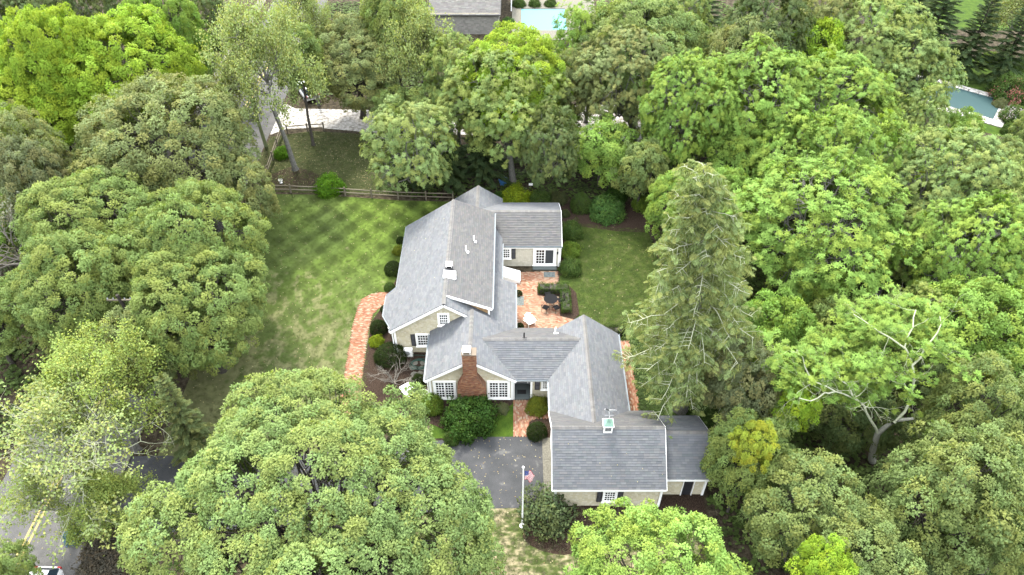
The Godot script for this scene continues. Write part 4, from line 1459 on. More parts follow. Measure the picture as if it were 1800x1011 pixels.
	put("weathervane", m2.mesh(), M["grey_metal"], cu)


# ---------------------------------------------------------------- small things
func fence(label: String, pts: Array) -> void:
	var f := thing("split_rail_fence", label, "fence", Vector3(pts[0].x, 0, pts[0].y), 0.0, "split-rail fences of the corner lot")
	var o := Vector3(pts[0].x, 0, pts[0].y)
	for i in pts.size():
		var p := Vector3(pts[i].x, 0, pts[i].y) - o
		var m := MB.new()
		var k := rng.randf_range(-0.03, 0.03)
		m.boxt(Transform3D(Basis(Vector3.UP, 0.1 * k), p), Vector3(-0.07, -0.1, -0.06), Vector3(0.07, 1.08 + k, 0.06))
		m.boxt(Transform3D(Basis(Vector3.UP, 0.1 * k), p), Vector3(-0.05, 1.08 + k, -0.045), Vector3(0.05, 1.11 + k, 0.045))
		put("post", m.mesh(), M["weathered_wood"], f)
		if i + 1 < pts.size():
			var q := Vector3(pts[i + 1].x, 0, pts[i + 1].y) - o
			for y in [0.45, 0.88]:
				m = MB.new()
				var mid: Vector3 = (p + q) / 2 + Vector3(0, y - rng.randf_range(0.0, 0.05), rng.randf_range(-0.03, 0.03))
				m.tube([p + Vector3(0, y + rng.randf_range(-0.03, 0.03), 0), mid, q + Vector3(0, y + rng.randf_range(-0.03, 0.03), 0)], [0.045, 0.07, 0.045], 6)
				put("rail", m.mesh(), M["weathered_wood"], f)


func car(label: String, at: Vector3, turn: float) -> void:
	var t := thing("parked_car", label, "car", at, turn, "")
	# stations along the length: z, half width, sill, shoulder, roof half width, roof height
	var st := [[-2.25, 0.62, 0.42, 0.70, 0.0, 0.72], [-2.05, 0.82, 0.30, 0.82, 0.0, 0.86], [-1.2, 0.90, 0.26, 0.95, 0.0, 1.00], [-0.75, 0.91, 0.26, 0.98, 0.0, 1.05], [-0.05, 0.92, 0.26, 1.0, 0.62, 1.58], [0.9, 0.92, 0.26, 1.0, 0.66, 1.66], [1.7, 0.90, 0.28, 1.0, 0.62, 1.60], [2.1, 0.86, 0.34, 0.98, 0.0, 1.05], [2.25, 0.75, 0.44, 0.9, 0.0, 0.92]]
	var body := MB.new()
	var cab := MB.new()
	var roof_ := MB.new()
	for i in st.size() - 1:
		var a: Array = st[i]
		var b: Array = st[i + 1]
		for s in [-1, 1]:
			var p := [Vector3(s * a[1] * 0.94, a[2], a[0]), Vector3(s * a[1], (a[2] + a[3]) / 2, a[0]), Vector3(s * a[1] * 0.95, a[3], a[0]), Vector3(0, a[3] + (0.05 if a[4] == 0.0 else 0.0), a[0])]
			var q := [Vector3(s * b[1] * 0.94, b[2], b[0]), Vector3(s * b[1], (b[2] + b[3]) / 2, b[0]), Vector3(s * b[1] * 0.95, b[3], b[0]), Vector3(0, b[3] + (0.05 if b[4] == 0.0 else 0.0), b[0])]
			for k in 3:
				if s > 0:
					body.quad(p[k], p[k + 1], q[k + 1], q[k])
				else:
					body.quad(p[k], q[k], q[k + 1], p[k + 1])
			if a[4] > 0 or b[4] > 0:
				var pa := Vector3(s * (a[4] if a[4] > 0 else a[1] * 0.85), a[5], a[0])
				var pb := Vector3(s * (b[4] if b[4] > 0 else b[1] * 0.85), b[5], b[0])
				var sa := Vector3(s * a[1] * 0.94, a[3], a[0])
				var sb := Vector3(s * b[1] * 0.94, b[3], b[0])
				var target: MB = cab
				if s > 0:
					target.quad(sa, pa, pb, sb)
				else:
					target.quad(sa, sb, pb, pa)
				var top: MB = roof_ if a[4] > 0 and b[4] > 0 else cab
				var ca := Vector3(0, a[5] + 0.04, a[0])
				var cb := Vector3(0, b[5] + 0.04, b[0])
				if s > 0:
					top.quad(pa, ca, cb, pb)
				else:
					top.quad(pa, pb, cb, ca)
	body.box(Vector3(-0.85, 0.28, -2.0), Vector3(0.85, 0.5, 2.0))
	put("body", body.mesh(), M["car_white"], t)
	put("cabin_glass", cab.mesh(), M["windscreen"], t)
	put("roof_panel", roof_.mesh(), M["car_white"], t)
	for s in [-1, 1]:
		var rr := MB.new()
		rr.tube([Vector3(s * 0.6, 1.66, 0.0), Vector3(s * 0.62, 1.74, 0.5), Vector3(s * 0.6, 1.70, 1.6)], [0.02, 0.02, 0.02], 6)
		put("roof_rail", rr.mesh(), M["dark_metal"], t)
		for z in [-1.4, 1.4]:
			var wh := MB.new()
			wh.tube([Vector3(s * 0.74, 0.33, z), Vector3(s * 0.93, 0.33, z)], [0.33, 0.33], 16)
			var wn := put("wheel", wh.mesh(), M["rubber"], t)
			var rim := MB.new()
			rim.tube([Vector3(s * 0.90, 0.33, z), Vector3(s * 0.94, 0.33, z)], [0.21, 0.19], 12)
			put("rim", rim.mesh(), M["grey_metal"], wn)
		var hl := MB.new()
		hl.box(Vector3(s * 0.62 - 0.14, 0.66, -2.2), Vector3(s * 0.62 + 0.14, 0.78, -2.06))
		put("headlight", hl.mesh(), M["grey_metal"], t)
		var tl := MB.new()
		tl.box(Vector3(s * 0.72 - 0.1, 0.78, 2.14), Vector3(s * 0.72 + 0.1, 0.98, 2.24))
		put("tail_light", tl.mesh(), M["red_lamp"], t)


func flagpole() -> void:
	var t := thing("flagpole", "white flagpole with a small striped flag beside the mulch bed", "flagpole", Vector3(0.67, 0, 22.75))
	var m := MB.new()
	m.tube([Vector3(0, 0, 0), Vector3(0, 6.9, 0)], [0.058, 0.04], 10)
	put("pole", m.mesh(), M["white_paper"], t)
	m = MB.new()
	m.lathe(Vector3(0, 0, 0), [Vector2(0.18, 0), Vector2(0.18, 0.08), Vector2(0.12, 0.14), Vector2(0.06, 0.22)], 12)
	put("base", m.mesh(), M["white_paper"], t)
	m = MB.new()
	m.lathe(Vector3(0, 6.9, 0), [Vector2(0, 0), Vector2(0.06, 0.02), Vector2(0.08, 0.08), Vector2(0.06, 0.14), Vector2(0, 0.16)], 10)
	put("finial", m.mesh(), M["white_paper"], t)
	var fl := thing("flag", "small red, white and blue striped flag hanging at the pole's top", "flag", Vector3(0.67, 5.2, 22.75))
	m = MB.new()
	var nx := 14
	var f := func(i: float, k: float) -> Vector3:  # hanging in folds: across i 0..1, down k 0..1
		var x := 0.09 + 0.62 * i * (1.0 - 0.25 * k)
		return Vector3(x, 1.45 - 0.95 * k - 0.42 * i * i, 0.10 * sin(i * 9.0 + k * 2.0) * (0.3 + i) + 0.02 * k)
	for s in 13:
		for i in nx:
			var blue := s < 7 and i < 6
			var c := Color(0.04, 0.06, 0.22) if blue else Color(0.48, 0.03, 0.05) if s % 2 == 0 else Color(0.75, 0.75, 0.75)
			m.col = c
			var a: Vector3 = f.call(i / float(nx), s / 13.0)
			var b: Vector3 = f.call((i + 1) / float(nx), s / 13.0)
			var c2: Vector3 = f.call((i + 1) / float(nx), (s + 1) / 13.0)
			var d: Vector3 = f.call(i / float(nx), (s + 1) / 13.0)
			m.quad(d, c2, b, a)
			if blue and (s + i) % 2 == 0:  # a white star in each
				m.col = Color(0.75, 0.75, 0.75)
				var mid := (a + b + c2 + d) / 4 + Vector3(0, 0, 0.006)
				for q in 5:
					var a0 := TAU * q / 5.0 + PI / 2
					m.tri(mid, mid + Vector3(cos(a0 - 0.63), sin(a0 - 0.63), 0) * 0.006, mid + Vector3(cos(a0), sin(a0), 0) * 0.017)
					m.tri(mid, mid + Vector3(cos(a0), sin(a0), 0) * 0.017, mid + Vector3(cos(a0 + 0.63), sin(a0 + 0.63), 0) * 0.006)
	put("cloth", m.mesh(), M["cloth"], fl)


func utility_pole(label: String, at: Vector3, height: float, lean: Vector3, mat: String, lamp: bool) -> Vector3:
	var t := thing("utility_pole", label, "utility pole", at)
	var top := Vector3(0, height, 0) + lean
	var m := MB.new()
	m.tube([Vector3(0, -0.2, 0), top * 0.5, top], [0.19, 0.16, 0.12], 10)
	put("pole", m.mesh(), M[mat], t)
	m = MB.new()
	m.bar(top + Vector3(-0.9, -0.5, 0), top + Vector3(0.9, -0.5, 0), 0.09, 0.11)
	put("crossarm", m.mesh(), M["weathered_wood"], t)
	for x in [-0.8, -0.4, 0.4, 0.8]:
		m = MB.new()
		m.lathe(top + Vector3(x, -0.45, 0), [Vector2(0.03, 0), Vector2(0.05, 0.05), Vector2(0.03, 0.1), Vector2(0.04, 0.14), Vector2(0, 0.17)], 8)
		put("insulator", m.mesh(), M["grey_metal"], t)
	if lamp:
		m = MB.new()
		m.tube([top + Vector3(0, -0.9, 0), top + Vector3(0.1, -0.55, 0.25), top + Vector3(0.15, -0.45, 0.8)], [0.035, 0.03, 0.03], 8)
		var arm := put("lamp_arm", m.mesh(), M["grey_metal"], t)
		m = MB.new()
		m.lathe(Vector3.ZERO, [Vector2(0, -0.10), Vector2(0.16, -0.08), Vector2(0.26, 0.0), Vector2(0.20, 0.10), Vector2(0, 0.14)], 12)
		var hd := put("lamp_head", m.mesh(), M["white_paper"], arm)
		hd.position = top + Vector3(0.15, -0.42, 1.0)
		hd.scale = Vector3(0.8, 0.9, 1.5)
	return at + top


func wire(label: String, a: Vector3, b: Vector3, sag: float) -> void:
	var m := MB.new()
	var pts := []
	var rs := []
	for i in 17:
		var f := i / 16.0
		pts.append((a - a).lerp(b - a, f) - Vector3(0, sag * 4 * f * (1 - f), 0))
		rs.append(0.018)
	m.tube(pts, rs, 5, false)
	var o := put("overhead_wire", m.mesh(), M["dark_metal"], self)
	o.position = a
	tag(o, label, "wire", "wires between the utility poles")


func patio_furniture() -> void:
	var c := Vector3(3.30, 0.05, 2.25)
	var t := thing("patio_table", "round dark metal table on the brick patio", "table", c)
	var m := MB.new()
	m.lathe(Vector3(0, 0.69, 0), [Vector2(0, 0), Vector2(0.58, 0), Vector2(0.60, 0.015), Vector2(0.58, 0.03), Vector2(0, 0.03)], 24)
	put("table_top", m.mesh(), M["dark_metal"], t)
	for i in 4:
		m = MB.new()
		var a := TAU * i / 4 + 0.4
		m.tube([Vector3(cos(a) * 0.12, 0.69, sin(a) * 0.12), Vector3(cos(a) * 0.18, 0.3, sin(a) * 0.18), Vector3(cos(a) * 0.40, 0.0, sin(a) * 0.40)], [0.018, 0.018, 0.018], 6)
		put("leg", m.mesh(), M["dark_metal"], t)
	var labels := ["dark metal chair on the near left of the round patio table", "dark metal chair on the near right of the round patio table", "dark metal chair on the right of the round table by the hedge", "dark metal chair behind the round table against the hedge"]
	var first: Node3D
	for k in 4:
		var ang: float = [0.55, -0.55, -1.75, 2.9][k]
		var at := c + Vector3(-sin(ang), 0, cos(ang)) * 0.88
		var ch: Node3D
		if first == null:
			ch = thing("patio_chair", labels[0], "chair", at, 0.0, "chairs at the round patio table")
			m = MB.new()
			m.box(Vector3(-0.24, 0.42, -0.24), Vector3(0.24, 0.45, 0.24))
			put("seat", m.mesh(), M["dark_metal"], ch)
			m = MB.new()
			for x in [-0.24, 0.24]:
				m.tube([Vector3(x, 0.45, 0.24), Vector3(x, 0.92, 0.34)], [0.016, 0.016], 6)
			m.tube([Vector3(-0.24, 0.92, 0.34), Vector3(0, 0.97, 0.35), Vector3(0.24, 0.92, 0.34)], [0.016, 0.016, 0.016], 6)
			for i in 6:
				m.tube([Vector3(-0.17 + i * 0.068, 0.45, 0.24), Vector3(-0.17 + i * 0.068, 0.93, 0.34)], [0.01, 0.01], 5)
			put("backrest", m.mesh(), M["dark_metal"], ch)
			for s in [-1, 1]:
				m = MB.new()
				m.tube([Vector3(s * 0.27, 0.62, -0.2), Vector3(s * 0.28, 0.66, 0.05), Vector3(s * 0.26, 0.68, 0.28)], [0.015, 0.015, 0.015], 6)
				put("armrest", m.mesh(), M["dark_metal"], ch)
				for z in [-0.22, 0.22]:
					m = MB.new()
					m.tube([Vector3(s * 0.23, 0.43, z), Vector3(s * 0.26, 0.0, z * 1.2)], [0.014, 0.014], 6)
					put("leg", m.mesh(), M["dark_metal"], ch)
			first = ch
		else:
			ch = first.duplicate()
			ch.name = numbered("patio_chair")
			add_child(ch)
			ch.set_meta("label", labels[k])
		ch.position = at
		ch.rotation.y = -ang
	# white slatted armchair
	t = thing("garden_armchair", "white slatted wooden armchair on the patio beside the roof of the link", "chair", Vector3(1.5, 0.05, 4.55), 0.5)
	for i in 5:
		m = MB.new()
		m.boxt(Transform3D(Basis(Vector3.RIGHT, 0.16), Vector3(0, 0.36 - 0.02 * i, -0.25 + i * 0.115)), Vector3(-0.28, 0, -0.05), Vector3(0.28, 0.02, 0.05))
		put("seat_slat", m.mesh(), M["white_paper"], t)
	for i in 5:
		m = MB.new()
		m.boxt(Transform3D(Basis(Vector3.RIGHT, 0.35), Vector3(-0.22 + i * 0.11, 0.26, -0.28)), Vector3(-0.05, 0, -0.012), Vector3(0.05, 0.72 - 0.06 * absf(i - 2), 0.012))
		m = MB.new()
		m.boxt(Transform3D(Basis(Vector3.RIGHT, -0.35), Vector3(-0.22 + i * 0.11, 0.26, -0.28)), Vector3(-0.05, 0, -0.012), Vector3(0.05, 0.72 - 0.06 * absf(i - 2), 0.012))
		put("back_slat", m.mesh(), M["white_paper"], t)
	for s in [-1, 1]:
		m = MB.new()
		m.box(Vector3(s * 0.34 - 0.07, 0.55, -0.42), Vector3(s * 0.34 + 0.07, 0.575, 0.36))
		put("armrest", m.mesh(), M["white_paper"], t)
		m = MB.new()
		m.box(Vector3(s * 0.31 - 0.02, 0, 0.24), Vector3(s * 0.31 + 0.02, 0.55, 0.33))
		put("leg", m.mesh(), M["white_paper"], t)
		m = MB.new()
		m.bar(Vector3(s * 0.30, 0.36, 0.30), Vector3(s * 0.30, 0.03, -0.62), 0.025, 0.1)
		put("leg", m.mesh(), M["white_paper"], t)
	# wooden bench beside the bulkhead
	t = thing("wooden_bench", "small weathered wooden bench between the white bulkhead and the porch", "bench", Vector3(-0.50, 0.05, 0.05))
	for i in 3:
		m = MB.new()
		m.box(Vector3(-0.40, 0.40, -0.18 + i * 0.125), Vector3(0.40, 0.43, -0.07 + i * 0.125))
		put("seat_slat", m.mesh(), M["cedar"], t)
	for s in [-1, 1]:
		m = MB.new()
		m.box(Vector3(s * 0.36 - 0.03, 0, -0.17), Vector3(s * 0.36 + 0.03, 0.4, 0.17))
		put("leg", m.mesh(), M["cedar"], t)


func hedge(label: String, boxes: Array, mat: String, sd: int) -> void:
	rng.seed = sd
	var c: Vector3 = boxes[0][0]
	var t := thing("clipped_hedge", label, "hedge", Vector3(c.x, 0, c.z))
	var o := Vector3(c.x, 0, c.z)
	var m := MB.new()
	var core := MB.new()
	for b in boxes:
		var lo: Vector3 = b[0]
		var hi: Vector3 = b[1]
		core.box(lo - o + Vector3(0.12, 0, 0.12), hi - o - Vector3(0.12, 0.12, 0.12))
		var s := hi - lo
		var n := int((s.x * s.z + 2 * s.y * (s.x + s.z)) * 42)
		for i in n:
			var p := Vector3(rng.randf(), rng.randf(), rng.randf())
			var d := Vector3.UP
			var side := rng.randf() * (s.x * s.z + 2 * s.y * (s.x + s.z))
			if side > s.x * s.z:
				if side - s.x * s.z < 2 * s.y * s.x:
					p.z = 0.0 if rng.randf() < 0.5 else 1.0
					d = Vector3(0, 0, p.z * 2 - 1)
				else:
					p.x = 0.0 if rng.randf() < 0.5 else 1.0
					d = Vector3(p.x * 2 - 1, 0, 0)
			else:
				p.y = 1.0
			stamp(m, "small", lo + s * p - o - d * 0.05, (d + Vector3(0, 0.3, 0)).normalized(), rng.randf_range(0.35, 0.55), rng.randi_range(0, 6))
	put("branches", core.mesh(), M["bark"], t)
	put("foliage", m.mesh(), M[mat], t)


func scatter(called: String, label: String, category: String, mesh: Mesh, mat: Material, spots: Array, kind := "stuff") -> void:  # spots: [Transform3D, Color]
	var mm := MultiMesh.new()
	mm.transform_format = MultiMesh.TRANSFORM_3D
	mm.use_colors = true
	mm.mesh = mesh
	mm.instance_count = spots.size()
	for i in spots.size():
		mm.set_instance_transform(i, spots[i][0])
		mm.set_instance_color(i, spots[i][1])
	var o := MultiMeshInstance3D.new()
	o.name = numbered(called)
	o.multimesh = mm
	o.material_override = mat
	add_child(o)
	tag(o, label, category, "", kind)


# ---------------------------------------------------------------- the ground
const LAWN := [Vector2(-24.9, -13.6), Vector2(-20, -13.5), Vector2(-11, -12.5), Vector2(-5.6, -12.3), Vector2(-5.6, -9), Vector2(-9.6, -5.2), Vector2(-10.3, -1), Vector2(-11.2, 2), Vector2(-11.6, 6), Vector2(-11.4, 10), Vector2(-11.0, 14), Vector2(-12, 19), Vector2(-20, 19.5), Vector2(-25.2, 18)]
const BACK := [Vector2(4.3, -8.6), Vector2(6.2, -8.9), Vector2(9.5, -8.3), Vector2(13, -8.0), Vector2(13.5, -2), Vector2(12.5, 4), Vector2(10.0, 7.3), Vector2(8.4, 7.6), Vector2(5.0, 7.3), Vector2(5.2, 3.7), Vector2(5.0, 0.2), Vector2(4.2, -0.2), Vector2(4.3, -2.4)]
const FRONT := [Vector2(-12, 21.6), Vector2(-6, 21.5), Vector2(2.2, 21.45), Vector2(12, 21.7), Vector2(12, 35), Vector2(-12, 35)]
const CORNER := [Vector2(-26.9, -24.2), Vector2(-22.6, -25.4), Vector2(-17, -24.8), Vector2(-13, -24), Vector2(-9.5, -21), Vector2(-10.4, -13.2), Vector2(-24.9, -14.0), Vector2(-27.3, -14.0)]


func build_ground() -> void:
	var m := MB.new()
	m.quad(Vector3(-900, 0, 900), Vector3(900, 0, 900), Vector3(900, 0, -900), Vector3(-900, 0, -900))
	put("ground", m.mesh(true), M["soil"], self, "structure").set_meta("label", "dark leaf-littered woodland floor under all the trees")
	ground_sheet("lawn", "mown side lawn left of the house, dry towards the road", LAWN, 0.008, M["lawn"])
	ground_sheet("lawn", "green back lawn between the east wing and the drooping spruce", BACK, 0.008, M["back_grass"])
	ground_sheet("lawn", "patchy straw-coloured front lawn round the flagpole", FRONT, 0.008, M["front_grass"])
	ground_sheet("lawn", "rough grass of the corner lot beyond the split-rail fence", CORNER, 0.008, M["rough_grass"])
	ground_sheet("lawn", "small green lawn between the rhododendron and the driveway", [Vector2(-6, 13.4), Vector2(-1.2, 13.4), Vector2(0.1, 12.6), Vector2(0.1, 15.72), Vector2(-6, 15.9)], 0.008, M["far_lawn"])
	ground_sheet("lawn", "smooth green lawn beside the covered pool at the upper right", [Vector2(48, -46), Vector2(57, -44.3), Vector2(66, -41), Vector2(74, -38), Vector2(70, -24), Vector2(58, -22), Vector2(46, -30)], 0.008, M["far_lawn"])
	ground_sheet("lawn", "bright lawn behind the far spruce row", [Vector2(50, -52), Vector2(90, -50), Vector2(90, -75), Vector2(50, -75)], 0.008, M["far_lawn"])
	ground_sheet("lawn", "grass verge left of the far road", [Vector2(-44, -44), Vector2(-37.4, -44), Vector2(-37.6, -18), Vector2(-44, -18)], 0.008, M["rough_grass"])
	ground_sheet("lawn", "narrow grass strip between the road and its pavement", [Vector2(-36.3, -37.5), Vector2(-35.25, -38), Vector2(-35.2, -18), Vector2(-36.3, -18)], 0.008, M["far_lawn"])
	# beds
	ground_sheet("mulch_bed", "dark planting bed along the left side of the house", [Vector2(-9.0, -5.3), Vector2(-10.2, -1.2), Vector2(-11.0, 2.2), Vector2(-11.8, 4.2), Vector2(-11.7, 9.8), Vector2(-11.4, 13), Vector2(-6.2, 14), Vector2(-6.0, 7.5), Vector2(-9.0, 7.5)], 0.014, M["mulch"])
	ground_sheet("mulch_bed", "planting bed below the chimney wing", [Vector2(-6.2, 12.2), Vector2(0.05, 12.2), Vector2(0.05, 12.8), Vector2(-1.0, 13.6), Vector2(-1.6, 15.0), Vector2(-4.4, 15.4), Vector2(-6.4, 14.4)], 0.015, M["mulch"])
	ground_sheet("mulch_bed", "planting bed beside the entry walk at the garage corner", [Vector2(1.25, 12.1), Vector2(2.95, 12.1), Vector2(2.95, 15.9), Vector2(1.2, 15.72), Vector2(1.25, 14.2), Vector2(2.75, 14.1), Vector2(2.75, 13.5), Vector2(1.3, 13.4)], 0.015, M["mulch"])
	var ring := []
	for i in 20:
		var a := TAU * i / 20
		ring.append(Vector2(3.3 + cos(a) * (2.5 + 0.3 * sin(a * 3)), 23.0 + sin(a) * 1.75))
	ground_sheet("mulch_bed", "rounded mulch bed under the loose shrub by the garage", ring, 0.016, M["mulch"])
	ground_sheet("mulch_bed", "mulch strip along the front of the garage", [Vector2(4.6, 21.2), Vector2(13, 20.3), Vector2(13, 22.5), Vector2(5.6, 22.3)], 0.014, M["mulch"])
	ring = []
	for i in 22:
		var a := TAU * i / 22
		ring.append(Vector2(-22.6 + cos(a) * (2.7 + 0.5 * sin(a * 4 + 1)), -16.2 + sin(a) * (2.0 + 0.3 * cos(a * 3))))
	ground_sheet("mulch_bed", "bare brown earth round the stout leaning trunk", ring, 0.014, M["mulch"])
	ground_sheet("mulch_bed", "curved bed of earth along the back lawn shrubs", [Vector2(4.3, -9.2), Vector2(4.4, -8.0), Vector2(6.5, -8.4), Vector2(10, -7.7), Vector2(14, -7.4), Vector2(14, -12), Vector2(4.3, -12)], 0.014, M["mulch"])
	ground_sheet("mulch_bed", "narrow bed between the east wing and its row of shrubs", [Vector2(4.15, -8.6), Vector2(5.4, -8.6), Vector2(5.3, -2), Vector2(4.3, -1.4), Vector2(4.0, -2.2)], 0.014, M["mulch"])
	ground_sheet("mulch_bed", "curved bed of bark round the patio hedge", [Vector2(2.2, 0.0), Vector2(5.0, -0.1), Vector2(5.6, 0.8), Vector2(5.7, 3.4), Vector2(5.2, 4.0), Vector2(4.05, 3.6), Vector2(4.05, 1.1), Vector2(2.2, 1.1)], 0.064, M["mulch"])
	# road, pavement, drive
	ground_sheet("road", "two-lane asphalt road running up the left side", [Vector2(-35.2, 70), Vector2(-27.3, 70), Vector2(-27.2, -25), Vector2(-26.3, -27), Vector2(-26.3, -29.5), Vector2(-27.2, -31), Vector2(-27.3, -150), Vector2(-35.2, -150)], 0.012, M["asphalt"])
	for s in [-1, 1]:
		ground_sheet("road_marking", "%s yellow centre line of the road" % ("left" if s < 0 else "right"), [Vector2(-31.45 + s * 0.17 - 0.07, 70), Vector2(-31.45 + s * 0.17 + 0.07, 70), Vector2(-31.25 + s * 0.17 + 0.07, -150), Vector2(-31.25 + s * 0.17 - 0.07, -150)], 0.017, M["yellow_paint"])
	m = MB.new()
	m.box(Vector3(-37.5, 0, -150), Vector3(-36.3, 0.10, -18))
	put("pavement", m.mesh(true), M["concrete"], self, "structure").set_meta("label", "pale pavement left of the far road")
	m = MB.new()
	m.box(Vector3(-27.2, 0, 14), Vector3(-27.02, 0.12, 70))
	put("kerb", m.mesh(true), M["concrete"], self, "structure").set_meta("label", "kerb on the near right edge of the road")
	ground_sheet("gravel_drive", "white shell gravel drive crossing behind the corner lot", [Vector2(-27.1, -24.6), Vector2(-25.5, -25.9), Vector2(-22, -26.1), Vector2(-16.6, -25.2), Vector2(-12, -24.9), Vector2(0, -24.4), Vector2(9, -24), Vector2(18, -22.5), Vector2(19.5, -32.5), Vector2(9, -31.0), Vector2(-10, -29.6), Vector2(-17, -30.0), Vector2(-25.5, -30.3), Vector2(-27.1, -31.6)], 0.020, M["shell_gravel"])
	ground_sheet("driveway", "dark sealed asphalt driveway before the garage", [Vector2(-27.1, 17.4), Vector2(-14, 17.2), Vector2(-7, 16.3), Vector2(-3, 15.76), Vector2(2.17, 15.74), Vector2(2.17, 21.4), Vector2(-2, 21.5), Vector2(-8, 22), Vector2(-14, 22.8), Vector2(-27.1, 23.4)], 0.018, M["sealed_asphalt"])
	m = MB.new()
	for k in 3:
		m.box(Vector3(2.17, 0, 15.85 + k * 1.83), Vector3(2.86, 0.06, 17.66 + k * 1.83))
	put("concrete_apron", m.mesh(true), M["concrete"], self, "structure").set_meta("label", "narrow concrete apron along the garage doors")
	# brick
	rng.seed = 41
	paving("brick_path", "curved red brick walk round the left side of the house", [Vector2(-10.2, 0.65), Vector2(-11.6, 0.72), Vector2(-12.5, 1.05), Vector2(-13.0, 1.7), Vector2(-13.2, 2.8), Vector2(-13.25, 5), Vector2(-13.1, 9.7), Vector2(-13.1, 14), Vector2(-11.75, 14), Vector2(-11.75, 9.7), Vector2(-11.92, 4.4), Vector2(-11.75, 3.3), Vector2(-11.3, 2.6), Vector2(-10.3, 2.2)], 0.05, paver_tones, 0.05)
	paving("brick_path", "red brick entry walk from the driveway to the front door", [Vector2(0.10, 12.43), Vector2(1.30, 12.43), Vector2(1.30, 13.45), Vector2(2.8, 13.55), Vector2(2.8, 14.1), Vector2(1.7, 14.15), Vector2(1.25, 14.5), Vector2(1.2, 15.73), Vector2(0.08, 15.73)], PI / 2, paver_tones, 0.05)
	paving("brick_path", "brick path along the right side of the right wing", [Vector2(8.55, 6.4), Vector2(9.6, 6.4), Vector2(9.65, 15.4), Vector2(8.6, 15.4)], PI / 2, paver_tones, 0.0)
	paving("brick_patio", "weathered brick patio enclosed by the house wings", [Vector2(0.1, 2.2), Vector2(-0.7, 0.6), Vector2(-0.7, -1.0), Vector2(0.74, -1.0), Vector2(0.74, -1.88), Vector2(4.06, -2.0), Vector2(4.1, -1.2), Vector2(4.0, -0.35), Vector2(2.35, -0.08), Vector2(2.3, 1.2), Vector2(4.15, 1.2), Vector2(4.15, 3.3), Vector2(5.3, 4.0), Vector2(5.3, 7.6), Vector2(0.2, 7.6)], 0.12, paver_tones, 0.32)
	for s in [["bluestone_slab", "grey stone slab by the porch on the patio", Vector3(0.40, 0.02, 1.25), Vector3(1.02, 0.072, 2.35)], ["bluestone_slab", "grey stone slab below the patio door step", Vector3(2.85, 0.02, -1.86), Vector3(3.85, 0.072, -1.2)]]:
		m = MB.new()
		m.box(s[2], s[3])
		tag(put(s[0], m.mesh(true), M["bluestone"], self), s[1], "paving slab")
	var fs := Node3D.new()
	fs.name = "flagstone_paving"
	add_child(fs)
	tag(fs, "pale flagstones under the green hose left of the chimney wing", "paving")
	for i in 7:
		m = MB.new()
		var c := Vector3(-7.75 + 0.62 * (i % 2) + 0.1 * sin(i * 2.1), 0.012, 8.75 + 0.55 * (i / 2))
		var r := []
		for k in 7:
			var a := -TAU * k / 7
			r.append(c + Vector3(cos(a) * (0.29 + 0.05 * sin(i + k * 2.3)), 0.035, sin(a) * (0.25 + 0.04 * cos(i * 2 + k))))
		m.slab(r, Vector3.UP, 0.05)
		put("stone", m.mesh(true), M["concrete"], fs)
	var mt := MB.new()
	mt.box(Vector3(0.40, 0.15, 11.55), Vector3(1.08, 0.166, 11.96))
	tag(put("doormat", mt.mesh(), M["mat_rubber"], self), "black doormat on the grey stoop of the entry", "doormat")


